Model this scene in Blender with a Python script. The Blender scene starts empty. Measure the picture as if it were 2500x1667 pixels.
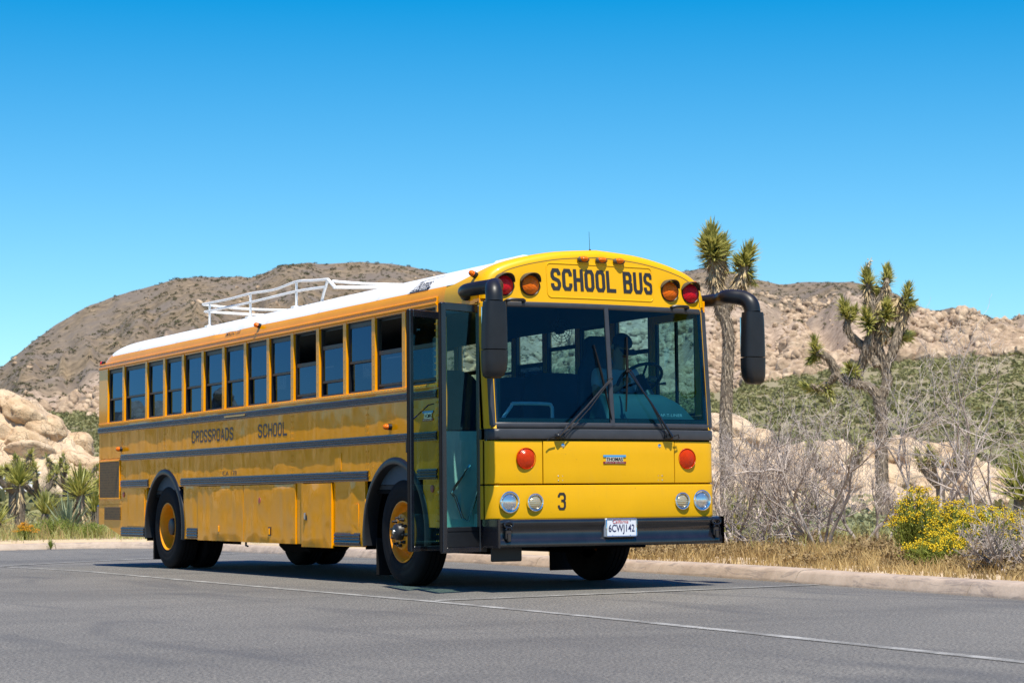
import bpy, math, random
import numpy as np
from mathutils import Vector, Matrix, noise as mnoise

R = math.radians
scene = bpy.context.scene
COL = scene.collection
random.seed(7)
rng = np.random.default_rng(7)

# ------------------------------------------------------------------ camera
CAM = np.array([-8.70706, -16.36552, 0.83392])
cam_d = bpy.data.cameras.new('camera')
cam_d.sensor_width = 36.0
cam_d.lens = 5050.755 / 2500 * 36
cam_d.clip_start = 0.1
cam_d.clip_end = 6000
cam_d.dof.use_dof = True
cam_d.dof.focus_distance = 19.5
cam_d.dof.aperture_fstop = 5.6
cam = bpy.data.objects.new('camera', cam_d)
COL.objects.link(cam)
rx, ux, wx = (Vector((0.87891181, -0.47689101, -0.00943342)), Vector((-0.02794674, -0.07122902, 0.99706841)),
              Vector((0.47616489, 0.87607157, 0.07593158)))
m = Matrix.Identity(4)
for i in range(3):
    m[i][0], m[i][1], m[i][2], m[i][3] = rx[i], ux[i], -wx[i], CAM[i]
cam.matrix_world = m
scene.camera = cam

# ------------------------------------------------------------------ sun, sky, exposure
SUN_DIR = Vector((-0.11, -0.46, 1.0)).normalized()        # towards the sun
sun_el = math.asin(SUN_DIR.z)
sun_az = math.atan2(SUN_DIR.x, SUN_DIR.y)
sd = bpy.data.lights.new('sun', 'SUN')
sd.energy = 5.0
sd.angle = R(0.53)
sd.color = (1.0, 0.935, 0.81)
sun = bpy.data.objects.new('sun', sd)
COL.objects.link(sun)
sun.rotation_euler = SUN_DIR.to_track_quat('Z', 'Y').to_euler()

world = bpy.data.worlds.new('World')
scene.world = world
world.use_nodes = True
wn = world.node_tree.nodes
wl = world.node_tree.links
wn.clear()
sky = wn.new('ShaderNodeTexSky')
sky.sky_type = 'NISHITA'
sky.sun_disc = False
sky.sun_elevation = sun_el
sky.sun_rotation = sun_az
sky.altitude = 1300
sky.air_density = 1.0
sky.dust_density = 0.25
sky.ozone_density = 1.0
vm = wn.new('ShaderNodeVectorMath')          # one colour grade for the whole sky: clear, dry desert blue
vm.operation = 'MULTIPLY_ADD'
vm.inputs[1].default_value = (1.27, 1.50, 1.37)
vm.inputs[2].default_value = (-2.40, -1.66, 0.0)
hs = wn.new('ShaderNodeVectorMath')
hs.operation = 'MAXIMUM'
hs.inputs[1].default_value = (0.02, 0.05, 0.05)
bg = wn.new('ShaderNodeBackground')
bg.inputs['Strength'].default_value = 0.080
wo = wn.new('ShaderNodeOutputWorld')
wl.new(sky.outputs[0], vm.inputs[0])
wl.new(vm.outputs[0], hs.inputs[0])
wl.new(hs.outputs[0], bg.inputs['Color'])
wl.new(bg.outputs[0], wo.inputs['Surface'])

vs = scene.view_settings
vs.view_transform = 'Standard'
vs.look = 'None'
vs.exposure = 0.52
vs.gamma = 1.0
vs.use_curve_mapping = False
cy = scene.cycles
cy.use_denoising = True
cy.denoiser = 'OPENIMAGEDENOISE'
cy.denoising_input_passes = 'RGB_ALBEDO_NORMAL'
cy.denoising_prefilter = 'NONE'
cy.max_bounces = 10
cy.transparent_max_bounces = 32
cy.glossy_bounces = 5
cy.diffuse_bounces = 4
cy.caustics_reflective = False
cy.caustics_refractive = False
cy.sample_clamp_indirect = 6.0

# ------------------------------------------------------------------ materials
MATS = {}


def nt(name):
    mt = bpy.data.materials.new(name)
    mt.use_nodes = True
    n = mt.node_tree.nodes
    l = mt.node_tree.links
    b = n['Principled BSDF']
    MATS[name] = mt
    return mt, n, l, b


def coords(n, l, scale=(1, 1, 1), kind='Object'):
    tc = n.new('ShaderNodeTexCoord')
    mp = n.new('ShaderNodeMapping')
    mp.inputs['Scale'].default_value = scale
    l.new(tc.outputs[kind], mp.inputs[0])
    return mp.outputs[0]


def noise(n, l, vec, scale, detail=4, rough=0.55, dist=0.0):
    t = n.new('ShaderNodeTexNoise')
    t.inputs['Scale'].default_value = scale
    t.inputs['Detail'].default_value = detail
    t.inputs['Roughness'].default_value = rough
    t.inputs['Distortion'].default_value = dist
    l.new(vec, t.inputs['Vector'])
    return t.outputs[0]


def ramp(n, l, fac, stops):
    r = n.new('ShaderNodeValToRGB')
    cr = r.color_ramp
    while len(cr.elements) < len(stops):
        cr.elements.new(0.5)
    for e, (p, c) in zip(cr.elements, stops):
        e.position = p
        e.color = (*c, 1) if len(c) == 3 else c
    l.new(fac, r.inputs[0])
    return r.outputs[0]


def mix(n, l, a, b, fac, mode='MIX'):
    x = n.new('ShaderNodeMix')
    x.data_type = 'RGBA'
    x.blend_type = mode
    for s, v in (('A', a), ('B', b)):
        sock = [i for i in x.inputs if i.name == s and i.type == 'RGBA'][0]
        if isinstance(v, tuple):
            sock.default_value = (*v, 1)
        else:
            l.new(v, sock)
    f = [i for i in x.inputs if i.name == 'Factor' and i.type == 'VALUE'][0]
    if isinstance(fac, (int, float)):
        f.default_value = fac
    else:
        l.new(fac, f)
    return [o for o in x.outputs if o.type == 'RGBA'][0]


def bump(n, l, b, h, strength=0.3, dist=0.01):
    bp = n.new('ShaderNodeBump')
    bp.inputs['Strength'].default_value = strength
    bp.inputs['Distance'].default_value = dist
    l.new(h, bp.inputs['Height'])
    l.new(bp.outputs[0], b.inputs['Normal'])


def simple(name, col, rough=0.5, metal=0.0, coat=0.0, spec=0.5, var=0.0, vscale=8.0, trans=0.0):
    mt, n, l, b = nt(name)
    b.inputs['Roughness'].default_value = rough
    b.inputs['Metallic'].default_value = metal
    b.inputs['Coat Weight'].default_value = coat
    b.inputs['Coat Roughness'].default_value = 0.06
    b.inputs['Specular IOR Level'].default_value = spec
    if var > 0:
        f = noise(n, l, coords(n, l), vscale, 5)
        c = ramp(n, l, f, [(0.3, tuple(x * (1 - var) for x in col)), (0.7, tuple(min(1, x * (1 + var)) for x in col))])
        l.new(c, b.inputs['Base Color'])
    else:
        b.inputs['Base Color'].default_value = (*col, 1)
    return mt


def paint(name, col, rough, coat, streak=0.08, dust=0.0, spec=0.5):
    """Vehicle paint: faint dirt mottling, fine orange peel."""
    mt, n, l, b = nt(name)
    co = coords(n, l)
    f1 = noise(n, l, co, 2.2, 6, 0.6)
    c = ramp(n, l, f1, [(0.3, tuple(x * (1 - streak) for x in col)), (0.7, col)])
    sm = noise(n, l, coords(n, l, (6, 6, 0.8)), 3.0, 5, 0.6)
    c = mix(n, l, c, (0.30, 0.22, 0.12), ramp(n, l, sm, [(0.55, (0, 0, 0)), (0.85, (dust, dust, dust))]))
    ch = noise(n, l, co, 34, 3, 0.6)
    c = mix(n, l, c, (0.16, 0.10, 0.04), ramp(n, l, ch, [(0.70, (0, 0, 0)), (0.76, (0.5, 0.5, 0.5))]))
    l.new(c, b.inputs['Base Color'])
    l.new(ramp(n, l, f1, [(0.3, (rough * 1.25,) * 3), (0.7, (rough * 0.85,) * 3)]), b.inputs['Roughness'])
    b.inputs['Specular IOR Level'].default_value = spec
    b.inputs['Coat Weight'].default_value = coat
    b.inputs['Coat Roughness'].default_value = 0.08
    bump(n, l, b, noise(n, l, co, 60, 2), 0.02, 0.002)
    return mt


YEL = (0.78, 0.41, 0.001)
paint('yellow_front', YEL, 0.38, 0.10, 0.07, 0.09, 0.25)
paint('yellow_side_shade', (0.95, 0.372, 0.001), 0.07, 0.0, 0.14, 0.03, 0.19)  # front's yellow deepened to orange: warm tone of the shaded side in the colour
paint('white_roof', (0.80, 0.80, 0.79), 0.42, 0.1, 0.05, 0.05)
simple('white_rack', (0.78, 0.78, 0.76), 0.4, var=0.08)
simple('black_rail', (0.007, 0.009, 0.016), 0.25, coat=0.25, var=0.2)
simple('black_plastic', (0.010, 0.011, 0.014), 0.42, spec=0.4, var=0.2)
simple('black_band', (0.035, 0.037, 0.045), 0.45, var=0.15)
simple('black_gloss', (0.010, 0.011, 0.015), 0.16, coat=0.4)
simple('bumper_black', (0.012, 0.012, 0.016), 0.2, coat=0.5, var=0.2)
simple('rubber', (0.008, 0.008, 0.009), 0.8, spec=0.2, var=0.25)
simple('letter_black', (0.018, 0.016, 0.016), 0.5)
simple('letter_side', (0.05, 0.03, 0.022), 0.5)
simple('underbody', (0.006, 0.006, 0.006), 0.9, spec=0.1, var=0.3)
simple('wheel_yellow', (0.84, 0.30, 0.006), 0.4, spec=0.3, var=0.12)
simple('lug_black', (0.02, 0.02, 0.022), 0.45)
simple('chrome', (0.85, 0.86, 0.88), 0.08, metal=1.0)
simple('steel', (0.55, 0.56, 0.58), 0.3, metal=1.0)
simple('seat_vinyl', (0.016, 0.035, 0.075), 0.5, var=0.15)
simple('interior_wall', (0.035, 0.065, 0.095), 0.6, var=0.1)
simple('interior_ceiling', (0.06, 0.10, 0.14), 0.6)
simple('interior_floor', (0.03, 0.03, 0.03), 0.8)
simple('dash_teal', (0.060, 0.115, 0.125), 0.5, var=0.08)
simple('step_teal', (0.42, 0.66, 0.62), 0.6, var=0.08)
simple('plate_white', (0.70, 0.72, 0.78), 0.45)
simple('plate_blue', (0.012, 0.015, 0.09), 0.5)
simple('plate_red', (0.45, 0.03, 0.03), 0.5)
simple('emblem_blue', (0.05, 0.30, 0.60), 0.3)
simple('emblem_red', (0.22, 0.01, 0.03), 0.4)
simple('sticker_red', (0.55, 0.06, 0.04), 0.4)
simple('sticker_gold', (0.62, 0.40, 0.12), 0.4)
simple('visor_brown', (0.07, 0.055, 0.035), 0.6, var=0.15)
simple('shirt_grey', (0.50, 0.54, 0.58), 0.85, var=0.08)
simple('cap_navy', (0.02, 0.03, 0.06), 0.8)
simple('skin', (0.50, 0.28, 0.19), 0.55)
simple('hair_dark', (0.03, 0.02, 0.015), 0.7)
simple('denim', (0.05, 0.07, 0.13), 0.85)
simple('line_paint', (0.50, 0.50, 0.48), 0.75, var=0.25, vscale=14)


def lens(name, col, emit=0.0):
    mt, n, l, b = nt(name)
    co = coords(n, l)
    w = n.new('ShaderNodeTexWave')
    w.wave_type = 'RINGS'
    w.rings_direction = 'Y'
    w.inputs['Scale'].default_value = 26
    w.inputs['Distortion'].default_value = 0.4
    l.new(co, w.inputs['Vector'])
    c = ramp(n, l, noise(n, l, co, 40, 3), [(0.3, tuple(x * 0.75 for x in col)), (0.7, col)])
    l.new(c, b.inputs['Base Color'])
    b.inputs['Roughness'].default_value = 0.16
    b.inputs['Coat Weight'].default_value = 0.0
    b.inputs['Specular IOR Level'].default_value = 0.25
    bump(n, l, b, w.outputs[1], 0.4, 0.006)
    return mt


lens('lens_red', (0.70, 0.008, 0.018))
lens('lens_amber', (0.90, 0.17, 0.004))
lens('lens_orange', (0.60, 0.038, 0.001))

# headlamp glass: bright reflector with fluted glass
mt, n, l, b = nt('lamp_glass')
co = coords(n, l)
w = n.new('ShaderNodeTexWave')
w.bands_direction = 'X'
w.inputs['Scale'].default_value = 22
w.inputs['Distortion'].default_value = 1.5
l.new(co, w.inputs['Vector'])
b.inputs['Base Color'].default_value = (0.62, 0.65, 0.68, 1)
b.inputs['Metallic'].default_value = 0.85
b.inputs['Roughness'].default_value = 0.12
b.inputs['Coat Weight'].default_value = 1.0
bump(n, l, b, w.outputs[1], 0.35, 0.006)
mt, n, l, b = nt('lamp_glass_warm')
co = coords(n, l)
w = n.new('ShaderNodeTexWave')
w.bands_direction = 'Z'
w.inputs['Scale'].default_value = 18
w.inputs['Distortion'].default_value = 1.0
l.new(co, w.inputs['Vector'])
b.inputs['Base Color'].default_value = (0.62, 0.50, 0.30, 1)
b.inputs['Metallic'].default_value = 0.6
b.inputs['Roughness'].default_value = 0.2
b.inputs['Coat Weight'].default_value = 1.0
bump(n, l, b, w.outputs[1], 0.35, 0.006)


def glass(name, tint, ior=1.5, gain=1.7, dirt=0.02, sheen=(1, 1, 1)):
    """Thin tinted pane: clear tint straight through, Fresnel mirror on top."""
    mt = bpy.data.materials.new(name)
    mt.use_nodes = True
    n = mt.node_tree.nodes
    l = mt.node_tree.links
    n.clear()
    tr = n.new('ShaderNodeBsdfTransparent')
    tr.inputs[0].default_value = (*tint, 1)
    gl = n.new('ShaderNodeBsdfGlossy')
    gl.inputs['Roughness'].default_value = 0.0
    gl.inputs['Color'].default_value = (*sheen, 1)
    lw = n.new('ShaderNodeLayerWeight')         # Schlick, same from both faces of the pane
    lw.inputs[0].default_value = 0.5
    pw = n.new('ShaderNodeMath')
    pw.operation = 'POWER'
    pw.inputs[1].default_value = 5.0
    l.new(lw.outputs['Facing'], pw.inputs[0])
    ml = n.new('ShaderNodeMath')
    ml.operation = 'MULTIPLY_ADD'
    ml.inputs[1].default_value = 0.92
    ml.inputs[2].default_value = 0.042 * gain
    ml.use_clamp = True
    l.new(pw.outputs[0], ml.inputs[0])
    m1 = n.new('ShaderNodeMixShader')
    l.new(ml.outputs[0], m1.inputs[0])
    l.new(tr.outputs[0], m1.inputs[1])
    l.new(gl.outputs[0], m1.inputs[2])
    df = n.new('ShaderNodeBsdfDiffuse')
    df.inputs[0].default_value = (0.6, 0.57, 0.5, 1)
    m2 = n.new('ShaderNodeMixShader')
    f = ramp(n, l, noise(n, l, coords(n, l, (3, 3, 0.7)), 6, 6, 0.65), [(0.45, (0, 0, 0)), (0.8, (dirt,) * 3)])
    l.new(f, m2.inputs[0])
    l.new(m1.outputs[0], m2.inputs[1])
    l.new(df.outputs[0], m2.inputs[2])
    o = n.new('ShaderNodeOutputMaterial')
    l.new(m2.outputs[0], o.inputs[0])
    MATS[name] = mt


glass('glass_tinted', (0.04, 0.07, 0.11), 1.5, 2.2, 0.002, (0.24, 0.49, 0.92))
glass('glass_clear', (0.66, 0.76, 0.72), 1.5, 1.2, 0.004)
glass('glass_windshield', (0.26, 0.56, 0.64), 1.5, 0.6, 0.002, (0.3, 0.7, 1.0))
glass('glass_door', (0.42, 0.66, 0.62), 1.5, 0.8, 0.004, (0.5, 0.85, 1.0))

# mesh grille: expanded metal seen as fine dark relief
mt, n, l, b = nt('grille_mesh')
co = coords(n, l)
vo = n.new('ShaderNodeTexVoronoi')
vo.inputs['Scale'].default_value = 28
vo.inputs['Randomness'].default_value = 0.15
l.new(co, vo.inputs['Vector'])
l.new(ramp(n, l, vo.outputs['Distance'], [(0.35, (0.006, 0.004, 0.004)), (0.55, (0.16, 0.085, 0.02))]), b.inputs['Base Color'])
b.inputs['Roughness'].default_value = 0.6

# asphalt
mt, n, l, b = nt('asphalt')
co = coords(n, l)
big = noise(n, l, coords(n, l, (0.16, 0.34, 1)), 1.0, 6, 0.62, 0.6)
streak = noise(n, l, coords(n, l, (0.5, 0.11, 1)), 2.2, 5, 0.6, 0.8)
grain = noise(n, l, co, 52, 3, 0.7)
grain2 = noise(n, l, coords(n, l, (1.0, 0.45, 1)), 9, 5, 0.75)
spk = n.new('ShaderNodeTexVoronoi')
spk.inputs['Scale'].default_value = 26
l.new(co, spk.inputs['Vector'])
c = ramp(n, l, big, [(0.30, (0.135, 0.126, 0.110)), (0.5, (0.205, 0.191, 0.164)), (0.72, (0.275, 0.255, 0.217))])
c = mix(n, l, c, (0.085, 0.082, 0.080), ramp(n, l, streak, [(0.54, (0, 0, 0)), (0.66, (0.6, 0.6, 0.6))]))
c = mix(n, l, c, ramp(n, l, grain, [(0.38, (0.02, 0.02, 0.02)), (0.62, (1.0, 1.0, 1.0))]), 0.92, 'MULTIPLY')
c = mix(n, l, c, ramp(n, l, grain2, [(0.3, (0.72, 0.72, 0.72)), (0.7, (1.0, 1.0, 1.0))]), 0.8, 'MULTIPLY')
c = mix(n, l, c, (0.62, 0.6, 0.56), ramp(n, l, spk.outputs['Distance'], [(0.0, (0.9, 0.9, 0.9)), (0.09, (0, 0, 0))]))
br = n.new('ShaderNodeBrightContrast')
br.inputs['Bright'].default_value = 0.032
l.new(c, br.inputs[0])
l.new(br.outputs[0], b.inputs['Base Color'])
b.inputs['Roughness'].default_value = 0.8
bump(n, l, b, grain, 0.5, 0.006)

# kerb concrete
mt, n, l, b = nt('kerb_concrete')
co = coords(n, l)
f = noise(n, l, co, 3.5, 8, 0.65)
c = ramp(n, l, f, [(0.25, (0.30, 0.23, 0.175)), (0.6, (0.44, 0.35, 0.275)), (0.8, (0.50, 0.41, 0.335))])
mk = noise(n, l, coords(n, l, (1.2, 1.2, 9)), 1.4, 4, 0.6, 1.6)
c = mix(n, l, c, (0.17, 0.14, 0.13), ramp(n, l, mk, [(0.54, (0, 0, 0)), (0.63, (0.6, 0.6, 0.6)), (0.72, (0, 0, 0))]))
l.new(c, b.inputs['Base Color'])
b.inputs['Roughness'].default_value = 0.85
bump(n, l, b, noise(n, l, co, 40, 4), 0.3, 0.01)

# granite
mt, n, l, b = nt('granite')
co = coords(n, l)
oi = n.new('ShaderNodeObjectInfo')
f = noise(n, l, co, 1.3, 8, 0.62, 0.5)
c = ramp(n, l, f, [(0.25, (0.31, 0.185, 0.095)), (0.40, (0.51, 0.35, 0.205)), (0.58, (0.65, 0.475, 0.30)), (0.85, (0.73, 0.565, 0.385))])
st = noise(n, l, coords(n, l, (2, 2, 0.5)), 1.5, 5, 0.6, 0.4)
c = mix(n, l, c, (0.17, 0.115, 0.075), ramp(n, l, st, [(0.60, (0, 0, 0)), (0.78, (0.55, 0.55, 0.55))]))
c = mix(n, l, c, (0.80, 0.72, 0.62), ramp(n, l, oi.outputs['Random'], [(0.0, (0, 0, 0)), (1.0, (0.22, 0.22, 0.22))]), 'MIX')
l.new(c, b.inputs['Base Color'])
b.inputs['Roughness'].default_value = 0.9
vo = n.new('ShaderNodeTexVoronoi')
vo.feature = 'DISTANCE_TO_EDGE'
vo.inputs['Scale'].default_value = 0.62
wrp = n.new('ShaderNodeVectorMath')
wrp.operation = 'MULTIPLY_ADD'
wrp.inputs[1].default_value = (1.1, 1.1, 1.1)
nzv = n.new('ShaderNodeTexNoise')
nzv.inputs['Scale'].default_value = 2.2
l.new(co, nzv.inputs['Vector'])
l.new(nzv.outputs['Color'], wrp.inputs[0])
l.new(co, wrp.inputs[2])
l.new(wrp.outputs[0], vo.inputs['Vector'])
crk = ramp(n, l, vo.outputs['Distance'], [(0.0, (0.6, 0.6, 0.6)), (0.014, (1, 1, 1))])
c2 = mix(n, l, (0.16, 0.10, 0.06), c, crk)
l.new(c2, b.inputs['Base Color'])
hgt = mix(n, l, noise(n, l, co, 3.0, 9, 0.75), crk, 0.45)
bump(n, l, b, hgt, 0.9, 0.25)

# hillside boulder stone (coordinates from the object's own space)
mt, n, l, b = nt('hill_stone')
co = coords(n, l)
f = noise(n, l, co, 0.30, 8, 0.8)
f2 = noise(n, l, co, 0.9, 5, 0.6)
c = ramp(n, l, f, [(0.36, (0.165, 0.11, 0.07)), (0.48, (0.35, 0.25, 0.165)), (0.63, (0.59, 0.455, 0.32))])
c = mix(n, l, c, (0.22, 0.165, 0.125), ramp(n, l, f2, [(0.5, (0, 0, 0)), (0.75, (0.6, 0.6, 0.6))]))
l.new(c, b.inputs['Base Color'])
b.inputs['Roughness'].default_value = 0.95
bump(n, l, b, f2, 0.4, 0.5)

# desert terrain: zones carried in a vertex attribute, mottled by noise
mt, n, l, b = nt('desert')
co = coords(n, l)
at = n.new('ShaderNodeAttribute')
at.attribute_name = 'zone'
sp = n.new('ShaderNodeSeparateColor')
l.new(at.outputs['Color'], sp.inputs[0])
f = noise(n, l, co, 0.35, 8, 0.65)
f3 = noise(n, l, co, 0.045, 6, 0.65)
sand = ramp(n, l, f, [(0.3, (0.40, 0.30, 0.19)), (0.7, (0.55, 0.43, 0.29))])
plain = ramp(n, l, f, [(0.3, (0.17, 0.155, 0.075)), (0.5, (0.24, 0.205, 0.115)), (0.75, (0.33, 0.265, 0.16))])
dirt = ramp(n, l, f, [(0.32, (0.075, 0.056, 0.032)), (0.5, (0.165, 0.122, 0.074)), (0.7, (0.285, 0.212, 0.133))])
dirt = mix(n, l, dirt, (0.145, 0.12, 0.10), ramp(n, l, f3, [(0.42, (0, 0, 0)), (0.6, (0.8, 0.8, 0.8))]))
rocky = ramp(n, l, noise(n, l, co, 0.5, 8, 0.7), [(0.3, (0.16, 0.115, 0.08)), (0.48, (0.31, 0.23, 0.165)), (0.68, (0.50, 0.39, 0.29))])
c = mix(n, l, sand, plain, sp.outputs[0])
c = mix(n, l, c, dirt, sp.outputs[1])
c = mix(n, l, c, rocky, sp.outputs[2])
l.new(c, b.inputs['Base Color'])
b.inputs['Roughness'].default_value = 0.95
bump(n, l, b, f, 0.5, 0.4)


def foliage(name, dark, light, scale=3.0, trans=0.25, rough=0.6):
    mt, n, l, b = nt(name)
    f = noise(n, l, coords(n, l), scale, 3, 0.7)
    c = ramp(n, l, f, [(0.3, dark), (0.7, light)])
    l.new(c, b.inputs['Base Color'])
    b.inputs['Roughness'].default_value = rough
    b.inputs['Specular IOR Level'].default_value = 0.3
    if trans > 0:
        tr = n.new('ShaderNodeBsdfTranslucent')
        l.new(c, tr.inputs[0])
        mx = n.new('ShaderNodeMixShader')
        mx.inputs[0].default_value = trans
        l.new(b.outputs[0], mx.inputs[1])
        l.new(tr.outputs[0], mx.inputs[2])
        o = [q for q in n if q.type == 'OUTPUT_MATERIAL'][0]
        l.new(mx.outputs[0], o.inputs[0])
    return mt


foliage('joshua_leaf', (0.14, 0.165, 0.035), (0.66, 0.62, 0.20), 7.0, 0.3, 0.3)
foliage('dead_leaf', (0.28, 0.19, 0.09), (0.62, 0.49, 0.29), 9.0, 0.1)
foliage('yucca_leaf', (0.17, 0.20, 0.04), (0.52, 0.50, 0.14), 7.0, 0.3, 0.4)
foliage('agave_leaf', (0.16, 0.21, 0.12), (0.36, 0.40, 0.25), 7.0, 0.15, 0.5)
foliage('sage', (0.16, 0.18, 0.085), (0.36, 0.365, 0.20), 1.5, 0.2)
foliage('scrub_green', (0.13, 0.135, 0.05), (0.31, 0.295, 0.13), 0.35, 0.25)
foliage('scrub_dark', (0.055, 0.055, 0.028), (0.155, 0.142, 0.07), 0.12, 0.12)
foliage('shag', (0.13, 0.095, 0.065), (0.40, 0.33, 0.25), 6.0, 0.0, 0.9)
foliage('dry_grass', (0.26, 0.175, 0.07), (0.70, 0.52, 0.23), 1.1, 0.35)
foliage('green_grass', (0.26, 0.27, 0.08), (0.55, 0.52, 0.20), 0.9, 0.35)
foliage('bush_green', (0.18, 0.23, 0.04), (0.40, 0.44, 0.09), 4.0, 0.3)
foliage('petal_yellow', (0.70, 0.46, 0.015), (0.85, 0.66, 0.03), 6.0, 0.2)
foliage('petal_orange', (0.75, 0.30, 0.01), (0.88, 0.45, 0.02), 6.0, 0.2)
foliage('petal_cream', (0.60, 0.55, 0.40), (0.75, 0.7, 0.55), 6.0, 0.2)
simple('twig_grey', (0.41, 0.35, 0.31), 0.85, var=0.45, vscale=3)
foliage('dead_brush', (0.16, 0.105, 0.05), (0.42, 0.31, 0.15), 2.0, 0.2)
mt, n, l, b = nt('joshua_bark')
co = coords(n, l, (1, 1, 0.35))
f = noise(n, l, co, 14, 6, 0.7)
l.new(ramp(n, l, f, [(0.3, (0.06, 0.044, 0.03)), (0.52, (0.19, 0.15, 0.112)), (0.75, (0.36, 0.30, 0.24))]), b.inputs['Base Color'])
b.inputs['Roughness'].default_value = 0.95
bump(n, l, b, f, 0.9, 0.06)

# ------------------------------------------------------------------ mesh helpers


def link(o, parent=None):
    COL.objects.link(o)
    if parent is not None:
        o.parent = parent
    return o


def tag(o, label=None, cat=None, group=None, kind=None):
    if label:
        o['label'] = label
    if cat:
        o['category'] = cat
    if group:
        o['group'] = group
    if kind:
        o['kind'] = kind
    return o


def empty(name, loc=(0, 0, 0), rz=0.0, parent=None):
    o = bpy.data.objects.new(name, None)
    o.empty_display_size = 0.2
    o.location = loc
    o.rotation_euler = (0, 0, rz)
    return link(o, parent)


def mesh_np(name, V, F, mat, parent=None, smooth=False, sharp=None):
    """V (n,3) array, F (m,k) array of equal-sized faces."""
    V = np.asarray(V, dtype=np.float32)
    F = np.asarray(F, dtype=np.int32)
    me = bpy.data.meshes.new(name)
    k = F.shape[1]
    me.vertices.add(len(V))
    me.vertices.foreach_set('co', V.ravel())
    me.loops.add(F.size)
    me.loops.foreach_set('vertex_index', F.ravel())
    me.polygons.add(len(F))
    me.polygons.foreach_set('loop_start', np.arange(0, F.size, k, dtype=np.int32))
    me.polygons.foreach_set('loop_total', np.full(len(F), k, dtype=np.int32))
    me.update(calc_edges=True)
    if smooth:
        me.polygons.foreach_set('use_smooth', np.ones(len(F), dtype=bool))
    me.materials.append(MATS[mat])
    if smooth and sharp:
        me.set_sharp_from_angle(angle=R(sharp))
    o = bpy.data.objects.new(name, me)
    return link(o, parent)


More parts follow.
